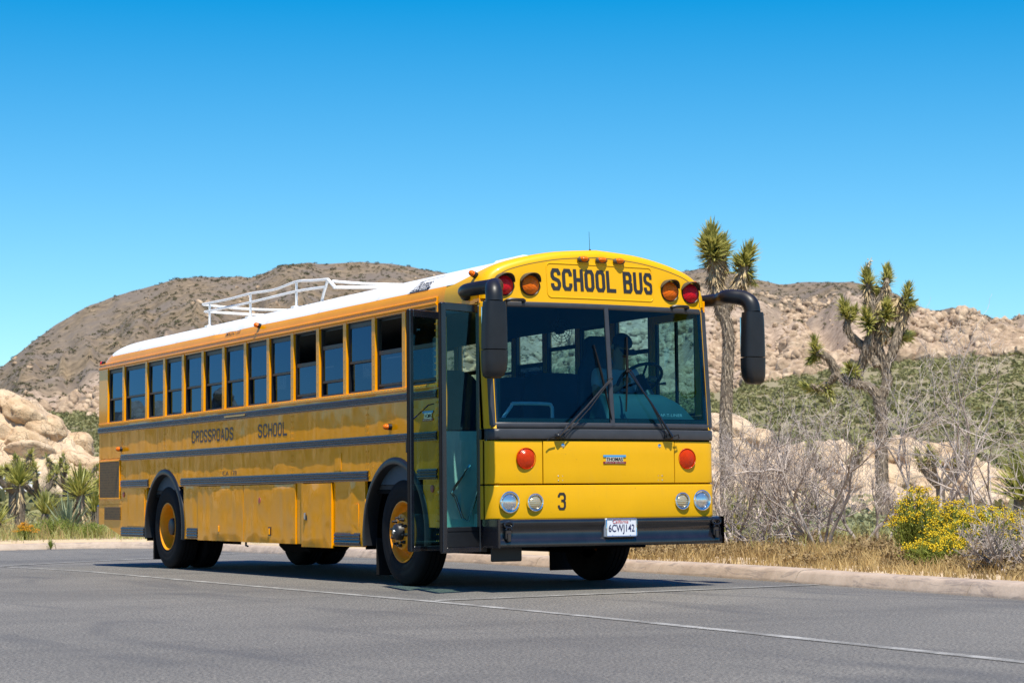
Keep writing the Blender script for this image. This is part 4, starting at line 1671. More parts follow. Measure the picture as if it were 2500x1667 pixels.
# flat face inside the rolled edge
q = BP()
ins = [cap_pt(i, 0.075, 0) for i in range(NPR)]
rows = []
for x2, z2 in ins:
    rows.append([(x2, 0.11 + 0.05 * (z - 2.62) / 0.5 + 0.10 * (abs(x2 - W / 2) / 1.22) ** 2, z) for z in np.linspace(2.615, z2, 7)])
q.grid(rows)
cap = q.build('front_cap_face', 'yellow_front', None, True, 60)
# side return of the cap beside the door head
for sx in (0, 1):
    xx = 0.0 if sx == 0 else W
    s_ = 1 if sx == 0 else -1
    q = BP()
    q.box(xx, xx + s_ * 0.06, 0.27, 1.115, 2.615, 2.70, 0.004)
    q.build('door_header' if sx == 0 else 'side_header', 'yellow_side_shade')


def capY(x, z):
    return 0.11 + 0.05 * (z - 2.62) / 0.5 + 0.10 * (abs(x - W / 2) / 1.22) ** 2


# seam line following the rim of the cap
q = BP()
for a, b_ in ((0.083, 0.089),):
    r1 = [cap_pt(i, a, 0) for i in range(NPR)]
    r2 = [cap_pt(i, b_, 0) for i in range(NPR)]
    q.grid([[(x, capY(x, z) - 0.0012, z) for x, z in r1], [(x, capY(x, z) - 0.0012, z) for x, z in r2]])
q.build('cap_seam', 'visor_brown', None, False)
# raised border of the name board
q = BP()
bx0, bx1, bz0, bz1, rad = 0.645, 1.79, 2.685, 3.005, 0.04
path = []
for cx_, cz_, t0 in ((bx1 - rad, bz1 - rad, 0), (bx0 + rad, bz1 - rad, 90), (bx0 + rad, bz0 + rad, 180), (bx1 - rad, bz0 + rad, 270)):
    for t in np.linspace(t0, t0 + 90, 6):
        path.append((cx_ + rad * math.cos(R(t)), cz_ + rad * math.sin(R(t))))
path.append(path[0])
fine = []
for (a0, b0), (a1, b1) in zip(path[:-1], path[1:]):
    k = max(1, int(math.hypot(a1 - a0, b1 - b0) / 0.06))
    fine += [(a0 + (a1 - a0) * i / k, b0 + (b1 - b0) * i / k) for i in range(k)]
fine.append(path[0])
q.tube([(x, capY(x, z), z) for x, z in fine], 0.0065, 6, False)
board = q.build('name_board_border', 'yellow_front')

# lettering drawn with strokes, condensed gothic
GLY = {
    'S': [[(1, .74), (1, .84), (.8, 1), (.2, 1), (0, .84), (0, .68), (.16, .56), (.84, .44), (1, .30), (1, .16), (.8, 0), (.2, 0), (0, .16), (0, .28)]],
    'C': [[(1, .70), (1, .84), (.8, 1), (.2, 1), (0, .84), (0, .16), (.2, 0), (.8, 0), (1, .16), (1, .30)]],
    'H': [[(0, 0), (0, 1)], [(1, 0), (1, 1)], [(0, .52), (1, .52)]],
    'O': [[(.2, 1), (.8, 1), (1, .84), (1, .16), (.8, 0), (.2, 0), (0, .16), (0, .84), (.2, 1), (.5, 1)]],
    'L': [[(0, 1), (0, 0), (1, 0)]],
    'R': [[(0, 0), (0, 1), (.75, 1), (1, .86), (1, .62), (.75, .48), (0, .48)], [(.6, .48), (1, 0)]],
    'A': [[(0, 0), (.5, 1)], [(.5, 1), (1, 0)], [(.2, .32), (.8, .32)]],
    'D': [[(0, 0), (0, 1), (.65, 1), (1, .8), (1, .2), (.65, 0), (0, 0)]],
    'B': [[(0, 0), (0, 1), (.75, 1), (.95, .88), (.95, .64), (.75, .53), (0, .53)], [(.7, .53), (1, .42), (1, .12), (.8, 0), (0, 0)]],
    'U': [[(0, 1), (0, .16), (.2, 0), (.8, 0), (1, .16), (1, 1)]],
    '3': [[(0, .78), (0, .86), (.2, 1), (.8, 1), (1, .86), (1, .66), (.8, .54), (.4, .54)], [(.8, .54), (1, .42), (1, .14), (.8, 0), (.2, 0), (0, .14), (0, .24)]],
}


def stroke_text(name, txt, x0, z0, gw, gh, sw, gap, word, fn, mat, parent=None):
    q = BP()
    x = x0
    for ch in txt:
        if ch == ' ':
            x += word
            continue
        for ln in GLY[ch]:
            pts = [(x + sw / 2 + u * (gw - sw), z0 + sw / 2 + v * (gh - sw)) for u, v in ln]
            # buffer the polyline
            L_, R_ = [], []
            for i, p in enumerate(pts):
                a = pts[max(i - 1, 0)]
                b_ = pts[min(i + 1, len(pts) - 1)]
                d1 = np.array([p[0] - a[0], p[1] - a[1]])
                d2 = np.array([b_[0] - p[0], b_[1] - p[1]])
                d1 = d1 / (np.linalg.norm(d1) + 1e-9) if i > 0 else d2 / np.linalg.norm(d2)
                d2 = d2 / (np.linalg.norm(d2) + 1e-9) if i < len(pts) - 1 else d1
                mdir = d1 + d2
                mdir /= np.linalg.norm(mdir) + 1e-9
                nrm = np.array([-mdir[1], mdir[0]])
                c = max(0.55, float(d1 @ mdir))
                e = nrm * sw / 2 / c
                pp = np.array(p)
                if i == 0:
                    pp = pp - d1 * (sw / 2 if ch in 'HLU' or (ch == 'B') else 0)
                if i == len(pts) - 1:
                    pp = pp + d2 * (sw / 2 if ch in 'HLU' else 0)
                L_.append(pp + e)
                R_.append(pp - e)
            q.grid([[fn(a[0], a[1]) for a in L_], [fn(a[0], a[1]) for a in R_]])
        x += gw + gap
    return q.build(name, mat, parent, False)


GW = 0.118
stroke_text('name_board_lettering', 'SCHOOL BUS', 0.682, 2.752, 0.104, 0.205, 0.034, 0.0135, 0.068,
            lambda x, z: (x, capY(x, z) - 0.004, z), 'letter_black', board)
stroke_text('fleet_number', '3', 0.652, 0.733, 0.082, 0.157, 0.021, 0, 0, lambda x, z: (x, FY(x, z) - 0.0115, z), 'letter_black', fascia)


def side_pt(y_left, z0):
    return lambda u, v: (skin_x(y_left - u, z0 + v) - 0.0022, y_left - u, z0 + v)


def skin_x(y, z):
    """outer surface of the upper side panels"""
    for a, b_ in zip(SEAMS[:-1], SEAMS[1:]):
        if a <= y <= b_:
            ed = min(1, min(y - a, b_ - y) / 0.06) * min(1, min(z - 1.03, 1.935 - z) / 0.05)
            return -dent(y, z) * max(0, ed)
    return 0.0


sidefn = lambda u_, z: (skin_x(-u_, z) - 0.0022, -u_, z)
stroke_text('school_lettering', 'CROSSROADS', -7.94, 1.557, 0.120, 0.152, 0.025, 0.0245, 0, sidefn, 'letter_side')
stroke_text('school_lettering', 'SCHOOL', -5.72, 1.557, 0.120, 0.152, 0.025, 0.028, 0, sidefn, 'letter_side')
stroke_text('fleet_number', '3', -1.79, 1.565, 0.115, 0.155, 0.026, 0, 0, lambda u, z: (skin_x(-u, z) - 0.0022, -u, z), 'letter_side')
btext('carrier_number', 'CA 178', side_pt(6.86, 1.145), 0.46, 0.05, 'letter_side')


def roof_side(y_left, z0):
    """maps lettering onto the curved roof side"""
    zz = np.array([p[1] for p in half])
    xx_ = np.array([p[0] for p in half])
    return lambda u, v: (float(np.interp(z0 + v, zz, xx_)) - 0.006, y_left - u, z0 + v)


btext('emergency_exit_lettering', 'EMERGENCY EXIT', roof_side(6.80, 2.795), 0.48, 0.04, 'letter_black', offset=0.01)
lg = btext('roof_badge', 'Thomas', roof_side(1.755, 2.884), 0.37, 0.075, 'letter_black', offset=0.0, shear=0.25)
q = BP()
rs = roof_side(0, 0)
q.grid([[rs(-1.80 + 0.42 * t - 0 + 0.03 * s, 2.848 + 0.027 * s) for t in np.linspace(0, 1, 6)] for s in (0, 1)])
bb = q.build('roof_badge_bar', 'letter_black', lg)
btext('roof_badge_lettering', 'BUILT BUSES', lambda u, v: tuple(np.array(roof_side(1.772, 2.853)(u, v)) - np.array([0.002, 0, 0])), 0.36, 0.017, 'white_rack', bb)
q = BP()
q.grid([[rs(-1.72 + 0.44 * t, 2.966 + 0.004 * s + 0.006 * t) for t in np.linspace(0, 1, 6)] for s in (0, 1)])
q.build('roof_badge_stroke', 'letter_black', lg)
q = BP()
q.grid([[rs(-1.82 + 0.45 * t, 2.839 + 0.004 * s) for t in np.linspace(0, 1, 6)] for s in (0, 1)])
q.build('roof_badge_underline', 'letter_black', lg)


def badge(fn, name, w, h):
    """small chrome badge: blue bar, black letters, red bar"""
    q = BP()
    e = lambda u0, u1, v0, v1, d: q.add([fn(u, v, d_) for d_ in (0, d) for (u, v) in ((u0, v0), (u1, v0), (u1, v1), (u0, v1))],
                                        [(0, 1, 2, 3), (4, 5, 6, 7), (0, 1, 5, 4), (1, 2, 6, 5), (2, 3, 7, 6), (3, 0, 4, 7)])
    e(0.12 * w, 0.88 * w, 0.2 * h, 0.8 * h, 0.003)
    root = q.build(name, 'chrome', None, False)
    for nm, v0, v1, mt_ in (('badge_bar', 0.76, 1.0, 'emblem_blue'), ('badge_bar', 0.0, 0.24, 'emblem_red')):
        q = BP()
        e = lambda u0, u1, a, b_, d: q.add([fn(u, v, d_) for d_ in (0, d) for (u, v) in ((u0, a), (u1, a), (u1, b_), (u0, b_))],
                                           [(0, 1, 2, 3), (4, 5, 6, 7), (0, 1, 5, 4), (1, 2, 6, 5), (2, 3, 7, 6), (3, 0, 4, 7)])
        e(0, w, v0 * h, v1 * h, 0.006)
        q.build(nm, mt_, root, False)
    btext('badge_lettering', 'THOMAS', lambda u, v: fn(u + 0.14 * w, v + 0.29 * h, 0.005), 0.72 * w, 0.42 * h, 'letter_black', root, offset=0.02)
    btext('badge_lettering', 'BUILT BUSES', lambda u, v: fn(u + 0.08 * w, v + 0.05 * h, 0.0075), 0.84 * w, 0.13 * h, 'chrome', root)
    return root


badge(lambda u, v, d: (1.128 + u, FY(1.25, 1.2) - 0.0065 - d, 1.152 + v), 'front_badge', 0.243, 0.08)
badge(lambda u, v, d: (-0.004 - d, 1.445 - u, 1.585 + v), 'side_badge', 0.22, 0.095)


# ---- lamps on the front
def disc(q, cx_, cz_, y, r, dep, n_=32, rings=6, axis='y'):
    prof = []
    for j in range(rings + 1):
        t = j / rings
        prof.append((-dep * (1 - t * t), r * t + 0.0005))
    q.lathe([(a, r_) for a, r_ in prof], (cx_, y, cz_), 'y', n_)


def ring(q, cx_, cz_, y, r0, r1, d):
    q.lathe([(0.0, r1), (-d, r1 - 0.002), (-d * 1.15, (r0 + r1) / 2), (-d, r0 + 0.002), (0.004, r0)], (cx_, y, cz_), 'y', 40)


for cx_, cz_, mt_ in ((0.212, 2.782, 'lens_red'), (0.468, 2.790, 'lens_amber'), (1.986, 2.790, 'lens_amber'), (2.238, 2.782, 'lens_red')):
    yb = capY(cx_, cz_)
    q = BP()
    q.lathe([(0.03, 0.100), (-0.020, 0.098), (-0.026, 0.094), (-0.02, 0.0865)], (cx_, yb, cz_), 'y', 36)
    root = q.build('warning_lamp', 'black_plastic')
    q = BP()
    disc(q, cx_, cz_, yb - 0.022, 0.087, 0.036)
    q.build('lamp_lens', mt_, root, True, 80)
    q = BP()
    rows = []
    for t in np.linspace(18, 162, 21):
        ct, st_ = math.cos(R(t)), math.sin(R(t))
        ln = 0.105 * (0.30 + 0.70 * math.sin(R((t - 18) / 144 * 180)))
        rows.append([(cx_ + r_ * ct, yb - d_, cz_ + r_ * st_ + 0.012 - dz) for r_, d_, dz in ((0.102, -0.01, 0), (0.107, ln * .5, 0.006), (0.110, ln, 0.016), (0.106, ln - 0.002, 0.0175), (0.098, 0.0, 0.003))])
    q.grid(rows)
    q.build('lamp_visor', 'visor_brown', root, True, 40)


def marker(cx_, y, z, mt_, dirv=(0, -1), name='marker_lamp', s=1.0):
    q = BP()
    q.box(cx_ - 0.062 * s, cx_ + 0.062 * s, y - 0.03, y + 0.02, z - 0.03 * s, z + 0.02 * s, 0.018)
    root = q.build(name, 'visor_brown')
    q = BP()
    q.lathe([(-0.030, 0.001), (-0.028, 0.018), (-0.020, 0.034), (-0.008, 0.045), (0.004, 0.049)], (cx_, y - 0.022, z), 'y', 24)
    for i, (a, b_, c) in enumerate(q.v):
        q.v[i] = (cx_ + (a - cx_) * 0.95 * s, b_, z + (c - z) * 0.52 * s)
    q.build('lamp_lens', mt_, root, True, 80)
    return root


for cx_ in (1.028, 1.222, 1.416):
    marker(cx_, capY(cx_, 3.055) - 0.012, 3.055, 'lens_amber')


def bullet(name, p, mt_, ax, s=1.0):
    """side clearance lamp: black collar, amber dome, along axis ax"""
    root_q = BP()
    d = Vector(ax).normalized()
    P0 = Vector(p)
    root_q.tube([P0 - d * 0.005, P0 + d * 0.030 * s, P0 + d * 0.034 * s], [0.027 * s, 0.027 * s, 0.024 * s], 16)
    root = root_q.build(name, 'black_plastic')
    q = BP()
    q.tube([P0 + d * 0.030 * s, P0 + d * 0.055 * s, P0 + d * 0.068 * s, P0 + d * 0.074 * s], [0.0255 * s, 0.0245 * s, 0.017 * s, 0.006 * s], 16)
    q.build('lamp_lens', mt_, root, True, 60)
    return root


bullet('side_marker_lamp', (0.0, 2.17, 1.556), 'lens_amber', (-1, 0.1, 0), 1.15)
bullet('side_marker_lamp', (0.0, 10.70, 1.556), 'lens_amber', (-1, 0.1, 0), 1.15)
bullet('roof_marker_lamp', (0.025, 5.72, 2.83), 'lens_amber', (-0.8, 0.1, 0.25), 1.1)
bullet('roof_marker_lamp', (0.045, 0.42, 2.885), 'lens_amber', (-0.8, -0.1, 0.35), 1.1)
bullet('roof_marker_lamp', (W - 0.045, 0.42, 2.885), 'lens_amber', (0.8, -0.1, 0.35), 1.1)
bullet('roof_marker_lamp', (0.05, YR - 0.08, 2.77), 'lens_red', (-0.4, 0.8, 0.1), 1.1)
for cx_, cz_ in ((0.347, 1.20), (2.078, 1.20)):
    yb = FY(cx_, cz_)
    q = BP()
    ring(q, cx_, cz_, yb, 0.090, 0.099, 0.016)
    root = q.build('turn_signal', 'lens_orange')
    q = BP()
    disc(q, cx_, cz_, yb - 0.010, 0.092, 0.022)
    q.build('lamp_lens', 'lens_orange', root, True, 80)
for cx_, cz_, rr_, mt_ in ((0.178, 0.808, 0.094, 'lamp_glass'), (0.425, 0.803, 0.078, 'lamp_glass_warm'), (2.007, 0.803, 0.078, 'lamp_glass_warm'), (2.248, 0.808, 0.094, 'lamp_glass')):
    yb = FY(cx_, cz_) - 0.008
    q = BP()
    ring(q, cx_, cz_, yb, rr_ * 0.84, rr_ * 1.06, 0.020)
    root = q.build('headlamp', 'chrome')
    q = BP()
    disc(q, cx_, cz_, yb - 0.004, rr_ * 0.86, 0.022)
    q.build('lamp_lens', mt_, root, True, 80)
# hood latches and hinge bolts
for cx_ in (0.715, 1.755):
    q = BP()
    disc(q, cx_, 1.318, FY(cx_, 1.318) - 0.006, 0.018, 0.007, 16, 3)
    root = q.build('hood_latch', 'chrome', hood)
for cx_ in (0.685, 1.76):
    for dx in (-0.022, 0.022):
        for dz in (-0.02, 0.02):
            q = BP()
            disc(q, cx_ + dx, 1.02 + dz, FY(cx_, 1.02) - 0.006, 0.0055, 0.003, 8, 2)
            q.build('bolt', 'steel', hood)
# grab handles above the windshield
for cx_ in (0.30, 2.08):
    q = BP()
    y0 = FY(cx_, 2.63)
    q.tube([(cx_ - 0.085, y0 + 0.01, 2.632), (cx_ - 0.085, y0 - 0.05, 2.640), (cx_ - 0.065, y0 - 0.062, 2.645), (cx_ + 0.065, y0 - 0.062, 2.645), (cx_ + 0.085, y0 - 0.05, 2.640), (cx_ + 0.085, y0 + 0.01, 2.632)], 0.016, 8)
    q.build('grab_handle', 'black_plastic')

# ---- bumper
q = BP()
bprof = [(0.10, 0.40), (0.0, 0.40), (-0.02, 0.406), (-0.034, 0.42), (-0.036, 0.452), (-0.022, 0.472), (-0.012, 0.485), (-0.012, 0.565), (-0.02, 0.585), (-0.034, 0.60), (-0.036, 0.635), (-0.028, 0.65), (0.0, 0.656), (0.12, 0.656)]
rows = []
for x in np.linspace(0.03, W - 0.005, 40):
    by_ = -0.045 + 0.075 * (abs(x - 1.22) / 1.22) ** 2
    rows.append([(x, by_ + a, z) for a, z in bprof])
q.grid(rows)
bumper = q.build('front_bumper', 'bumper_black', None, True, 40)
for xx, s_ in ((0.03, -1), (W - 0.005, 1)):
    q = BP()
    q.grid([[(xx, -0.04, z), (xx + s_ * 0.018, -0.005, z), (xx + s_ * 0.022, 0.03, z), (xx + s_ * 0.022, 0.27, z), (xx, 0.27, z)] for z in (0.40, 0.41, 0.648, 0.656)])
    q.grid([[(xx, -0.04, 0.656), (xx + s_ * 0.018, -0.005, 0.656), (xx + s_ * 0.022, 0.27, 0.656)], [(xx - s_ * 0.02, 0.0, 0.656), (xx - s_ * 0.02, 0.05, 0.656), (xx, 0.27, 0.656)]])
    q.build('bumper_end', 'bumper_black', bumper, True, 40)
for cx_ in (0.118, 2.352):
    by_ = -0.045 + 0.075 * (abs(cx_ - 1.22) / 1.22) ** 2
    q = BP()
    q.box(cx_ - 0.03, cx_ + 0.03, by_ - 0.055, by_ - 0.0, 0.475, 0.56, 0.008)
    q.box(cx_ - 0.018, cx_ + 0.018, by_ - 0.07, by_ - 0.05, 0.455, 0.53, 0.006)
    q.tube([(cx_ + 0.045 * math.cos(t), by_ - 0.05, 0.605 + 0.024 * math.sin(t)) for t in np.linspace(0, 2 * math.pi, 17)], 0.010, 8, False)
    q.tube([(cx_ - 0.03, by_ - 0.05, 0.56), (cx_ - 0.012, by_ - 0.05, 0.59)], 0.009, 6)
    q.tube([(cx_ + 0.03, by_ - 0.05, 0.56), (cx_ + 0.012, by_ - 0.05, 0.59)], 0.009, 6)
    q.build('tow_hook', 'black_gloss', bumper)
# licence plate
q = BP()
px0, px1, pz0, pz1, py = 1.095, 1.425, 0.482, 0.651, -0.094
q.box(px0, px1, py - 0.004, py + 0.055, pz0, pz1, 0.006)
plate = q.build('licence_plate', 'plate_white')
q = BP()
q.tube([(x, py - 0.005, z) for x, z in ((px0 + .012, pz0 + .005), (px1 - .012, pz0 + .005), (px1 - .005, pz0 + .012), (px1 - .005, pz1 - .012), (px1 - .012, pz1 - .005), (px0 + .012, pz1 - .005), (px0 + .005, pz1 - .012), (px0 + .005, pz0 + .012), (px0 + .012, pz0 + .005))], 0.006, 6)
q.build('plate_frame', 'chrome', plate)
btext('plate_number', '6CWJ142', lambda u, v: (px0 + 0.026 + u, py - 0.0065, pz0 + 0.026 + v), 0.278, 0.088, 'plate_blue', plate, offset=0.010)
btext('plate_state', 'California', lambda u, v: (px0 + 0.072 + u, py - 0.0065, pz0 + 0.122 + v), 0.165, 0.033, 'plate_red', plate, offset=0.005, shear=0.3)
for cx_ in (px0 + 0.07, px1 - 0.07):
    for cz_ in (pz0 + 0.012, pz1 - 0.02):
        q = BP()
        disc(q, cx_, cz_, py - 0.004, 0.007, 0.006, 10, 2)
        q.build('plate_bolt', 'chrome', plate)

# ---- wipers


def fp(x, z, off):
    return (x, FY(x, z) - off, z)


for base, base2, elbow, top, bot in (((0.648, 1.405), (0.70, 1.40), (1.215, 1.93), (1.085, 2.25), (1.232, 1.56)), ((1.872, 1.405), (1.82, 1.40), (1.425, 2.01), (1.452, 2.335), (1.395, 1.635))):
    q = BP()
    disc(q, base[0], base[1], FY(*base) - 0.03, 0.030, 0.035, 16, 3)
    q.box(min(base[0], base2[0]) - 0.02, max(base[0], base2[0]) + 0.02, FY(*base) - 0.05, FY(*base) - 0.02, 1.383, 1.428, 0.006)
    root = q.build('wiper', 'black_plastic')
    q = BP()
    q.tube([fp(*base, 0.055), fp((base[0] + elbow[0]) / 2, (base[1] + elbow[1]) / 2, 0.075), fp(*elbow, 0.055)], [0.012, 0.010, 0.008], 6)
    q.tube([fp(*base2, 0.055), fp((base2[0] + elbow[0]) / 2 + 0.02, (base2[1] + elbow[1]) / 2, 0.072), fp(elbow[0] + 0.02, elbow[1] + 0.015, 0.055)], 0.0055, 6)
    q.build('wiper_arm', 'black_gloss', root)
    q = BP()
    q.tube([fp(*top, 0.016), fp((top[0] * .6 + bot[0] * .4), (top[1] * .6 + bot[1] * .4), 0.030), fp(*bot, 0.016)], [0.005, 0.012, 0.005], 6)
    q.tube([fp(*top, 0.012), fp(*bot, 0.012)], 0.006, 4)
    q.tube([fp(elbow[0] - 0.025, elbow[1] - 0.01, 0.045), fp(elbow[0] + 0.03, elbow[1] + 0.01, 0.045)], 0.011, 6)
    q.build('wiper_blade', 'rubber', root)
# washer hoses
for pts in (((0.62, 1.40), (0.56, 1.385), (0.53, 1.36)), ((1.90, 1.41), (1.945, 1.425), (1.955, 1.39), (1.92, 1.375))):
    BP().tube([fp(x, z, 0.055) for x, z in pts], 0.005, 5).build('washer_hose', 'rubber')

# ---- mirrors


def loft_y(q, secs, n_=24):
    """vertical body from elliptic-square sections (cx, cy, z, rx, ry)"""
    rows = []
    for cx_, cy_, z, a, b_ in secs:
        row = []
        for k in range(n_):
            t = 2 * math.pi * k / n_
            c, s_ = math.cos(t), math.sin(t)
            e = 0.62
            row.append((cx_ + a * math.copysign(abs(c) ** e, c), cy_ + b_ * math.copysign(abs(s_) ** e, s_), z))
        row.append(row[0])
        rows.append(row)
    q.grid(rows)
    q.f.append(tuple(range(len(q.v) - (n_ + 1), len(q.v) - 1)))


for cx_, cy_, base, s_ in ((-0.165, -0.33, (-0.005, 0.50, 2.735), -1), (2.60, -0.33, (W + 0.005, 0.40, 2.735), 1)):
    q = BP()
    pts = [base, (base[0] + s_ * 0.06, base[1] - 0.05, 2.735), (base[0] + s_ * 0.10, base[1] - 0.25, 2.735), (cx_ - s_ * 0.13, cy_ + 0.24, 2.738), (cx_ - s_ * 0.045, cy_ + 0.10, 2.715), (cx_ - s_ * 0.008, cy_ + 0.02, 2.655), (cx_, cy_, 2.57)]
    pts = [tuple(p) for p in catmull(pts, 5)]
    q.tube(pts, [0.052 + 0.026 * min(1, i / (len(pts) * .8)) for i in range(len(pts))], 16)
    arm = q.build('mirror_arm', 'black_plastic', None, True, 60)
    q = BP()
    loft_y(q, [(cx_, cy_, 2.575, 0.05, 0.05), (cx_, cy_, 2.572, 0.098, 0.075), (cx_, cy_, 2.50, 0.104, 0.080), (cx_, cy_ + 0.004, 2.35, 0.110, 0.084), (cx_, cy_ + 0.006, 2.22, 0.112, 0.085), (cx_, cy_ + 0.006, 2.150, 0.112, 0.085)])
    q.build('mirror_housing', 'black_plastic', arm, True, 60)
    q = BP()
    loft_y(q, [(cx_, cy_ + 0.006, 2.143, 0.106, 0.08), (cx_, cy_ + 0.006, 2.14, 0.114, 0.088), (cx_, cy_ + 0.008, 2.05, 0.113, 0.087), (cx_ + s_ * 0.004, cy_ + 0.008, 1.965, 0.106, 0.084), (cx_ + s_ * 0.012, cy_ + 0.01, 1.915, 0.088, 0.07), (cx_ + s_ * 0.015, cy_ + 0.01, 1.895, 0.06, 0.05)])
    q.build('mirror_housing_lower', 'black_plastic', arm, True, 60)
    q = BP()
    q.box(cx_ - 0.085, cx_ + 0.085, cy_ + 0.082, cy_ + 0.094, 2.18, 2.53, 0.004)
    q.build('mirror_glass', 'chrome', arm)
    q = BP()
    q.lathe([(0, 0.078), (0.03, 0.076), (0.045, 0.068), (0.05, 0.05)], base, 'x', 24, s_)
    q.build('mirror_mount', 'black_plastic', arm)
BP().tube([(1.22, 0.34, 3.15), (1.22, 0.34, 3.175), (1.22, 0.345, 3.18), (1.215, 0.345, 3.345)], [0.012, 0.010, 0.0022, 0.0016], 6).build('antenna', 'black_plastic')

# ---- entrance door: two leaves swung out
for hinge, outer in (((0.03, 0.315), (-0.455, 0.16)), ((0.03, 1.085), (-0.43, 0.875))):
    hv = Vector((hinge[0], hinge[1], 0))
    ov = Vector((outer[0], outer[1], 0))
    d = (ov - hv)
    Ld = d.length
    d.normalize()
    nn = Vector((-d.y, d.x, 0))

    def T(u, t, z):
        p = hv + d * u + nn * t
        return (p.x, p.y, z)

    def dbox(q, u0, u1, t0, t1, z0, z1, c=0.004):
        tmp = MB().box(u0, u1, t0, t1, z0, z1, c)
        q.add([T(*p) for p in tmp.v], tmp.f)

    z0, z1 = 0.36, 2.60
    q = BP()
    dbox(q, Ld - 0.055, Ld, -0.022, 0.022, z0, z1, 0.008)
    dbox(q, 0, 0.045, -0.022, 0.022, z0, z1, 0.008)
    dbox(q, 0.045, Ld - 0.055, -0.018, 0.018, z1 - 0.07, z1, 0.005)
    dbox(q, 0.045, Ld - 0.055, -0.018, 0.018, z0, z0 + 0.05, 0.005)
    leaf = q.build('door_leaf', 'black_rail')
    q = BP()
    q.add([T(*p) for p in MB().box(Ld, Ld + 0.018, -0.012, 0.012, z0 + 0.01, z1 - 0.01, 0.005).v], MB().box(Ld, Ld + 0.018, -0.012, 0.012, z0 + 0.01, z1 - 0.01, 0.005).f)
    q.build('door_seal', 'rubber', leaf)
    if hinge[1] < 0.5:
        q = BP()
        dbox(q, 0.045, Ld - 0.055, -0.014, 0.014, z0 + 0.05, z0 + 0.19, 0.004)
        dbox(q, 0.045, Ld - 0.055, -0.018, 0.018, z0 + 0.19, z0 + 0.23, 0.004)
        q.build('kick_panel', 'black_plastic', leaf)
    zg = z0 + (0.23 if hinge[1] < 0.5 else 0.05)
    BP().grid([[T(0.03, 0, zg), T(Ld - 0.04, 0, zg)], [T(0.03, 0, z1 - 0.06), T(Ld - 0.04, 0, z1 - 0.06)]]).build('door_glass', 'glass_door', leaf)
    q = BP()
    zz_ = 1.56 if hinge[1] < 0.5 else 1.38
    dbox(q, Ld - 0.045, Ld - 0.012, -0.055, -0.02, zz_ - 0.11, zz_ + 0.02, 0.008)
    dbox(q, Ld - 0.04, Ld - 0.017, -0.045, -0.02, zz_ + 0.02, zz_ + 0.05, 0.006)
    q.build('door_bracket', 'black_gloss', leaf)
    if hinge[1] > 0.5:
        q = BP()
        q.tube([T(Ld - 0.06, -0.03, 1.555), T(0.18, -0.03, 1.72), T(0.10, -0.03, 1.735)], 0.006, 6)
        q.build('door_grab_rod', 'chrome', leaf)
# jambs, header, steps
q = BP()
q.box(0.0, 0.08, 1.09, 1.113, 0.40, 2.62, 0.003)
q.build('door_jamb', 'yellow_side_shade')
q = BP()
q.box(0.0, 0.07, 0.292, 0.31, 0.36, 2.615, 0.003)
q.box(0.0, 0.07, 0.31, 1.09, 2.56, 2.614, 0.003)
q.build('door_jamb', 'black_plastic')
q = BP()
q.box(0.02, 0.60, 0.33, 1.07, 0.425, 0.45, 0.005)
q.box(0.34, 0.98, 0.33, 1.07, 0.45, 0.70, 0.005)
q.box(0.66, 0.98, 0.33, 1.07, 0.70, 0.98, 0.005)
q.build('entry_step', 'step_teal')
q = BP()
q.box(0.0, 0.96, 0.295, 0.327, 0.43, 1.0)
q.build('stepwell_wall', 'step_teal')
BP().box(0.0, 0.66, 1.075, 1.088, 0.46, 1.48).build('stepwell_wall', 'step_teal')
BP().box(0.02, 0.70, 0.31, 1.09, 0.365, 0.42, 0.005).build('stepwell_pan', 'underbody')
q = BP()
q.tube([(0.28, 1.03, 1.16), (0.10, 1.02, 0.93), (0.08, 1.02, 0.90), (0.12, 1.02, 0.86), (0.20, 1.03, 0.66), (0.26, 1.04, 0.63), (0.40, 1.04, 0.98)], 0.014, 8)
q.build('step_handrail', 'chrome')

# ---- interior
q = BP().box(0.98, W - 0.07, 0.12, 1.09, 0.94, 0.98)
q.build('cab_floor', 'interior_floor')
BP().box(0.07, W - 0.07, 1.09, YR - 0.06, 0.94, 0.985).build('cabin_floor', 'interior_floor')
q = BP()
ins_ = [(W / 2 + (x - W / 2) * 0.945, z - 0.07) for x, z in PROF if z > 2.7]
q.grid([[(x, y, z) for x, z in ins_] for y in (0.42, 3, 6, 9, YR - 0.3)])
q.build('ceiling', 'interior_ceiling', None, True, 60)
for xx in (0.066, W - 0.066):
    s_ = 1 if xx < 1 else -1
    BP().box(xx, xx + s_ * 0.012, 1.12, YR - 0.06, 0.99, ZS - 0.01).build('inner_wall', 'interior_wall')
BP().box(0.07, W - 0.07, YR - 0.10, YR - 0.06, 0.99, 2.66).build('rear_inner_wall', 'interior_wall')
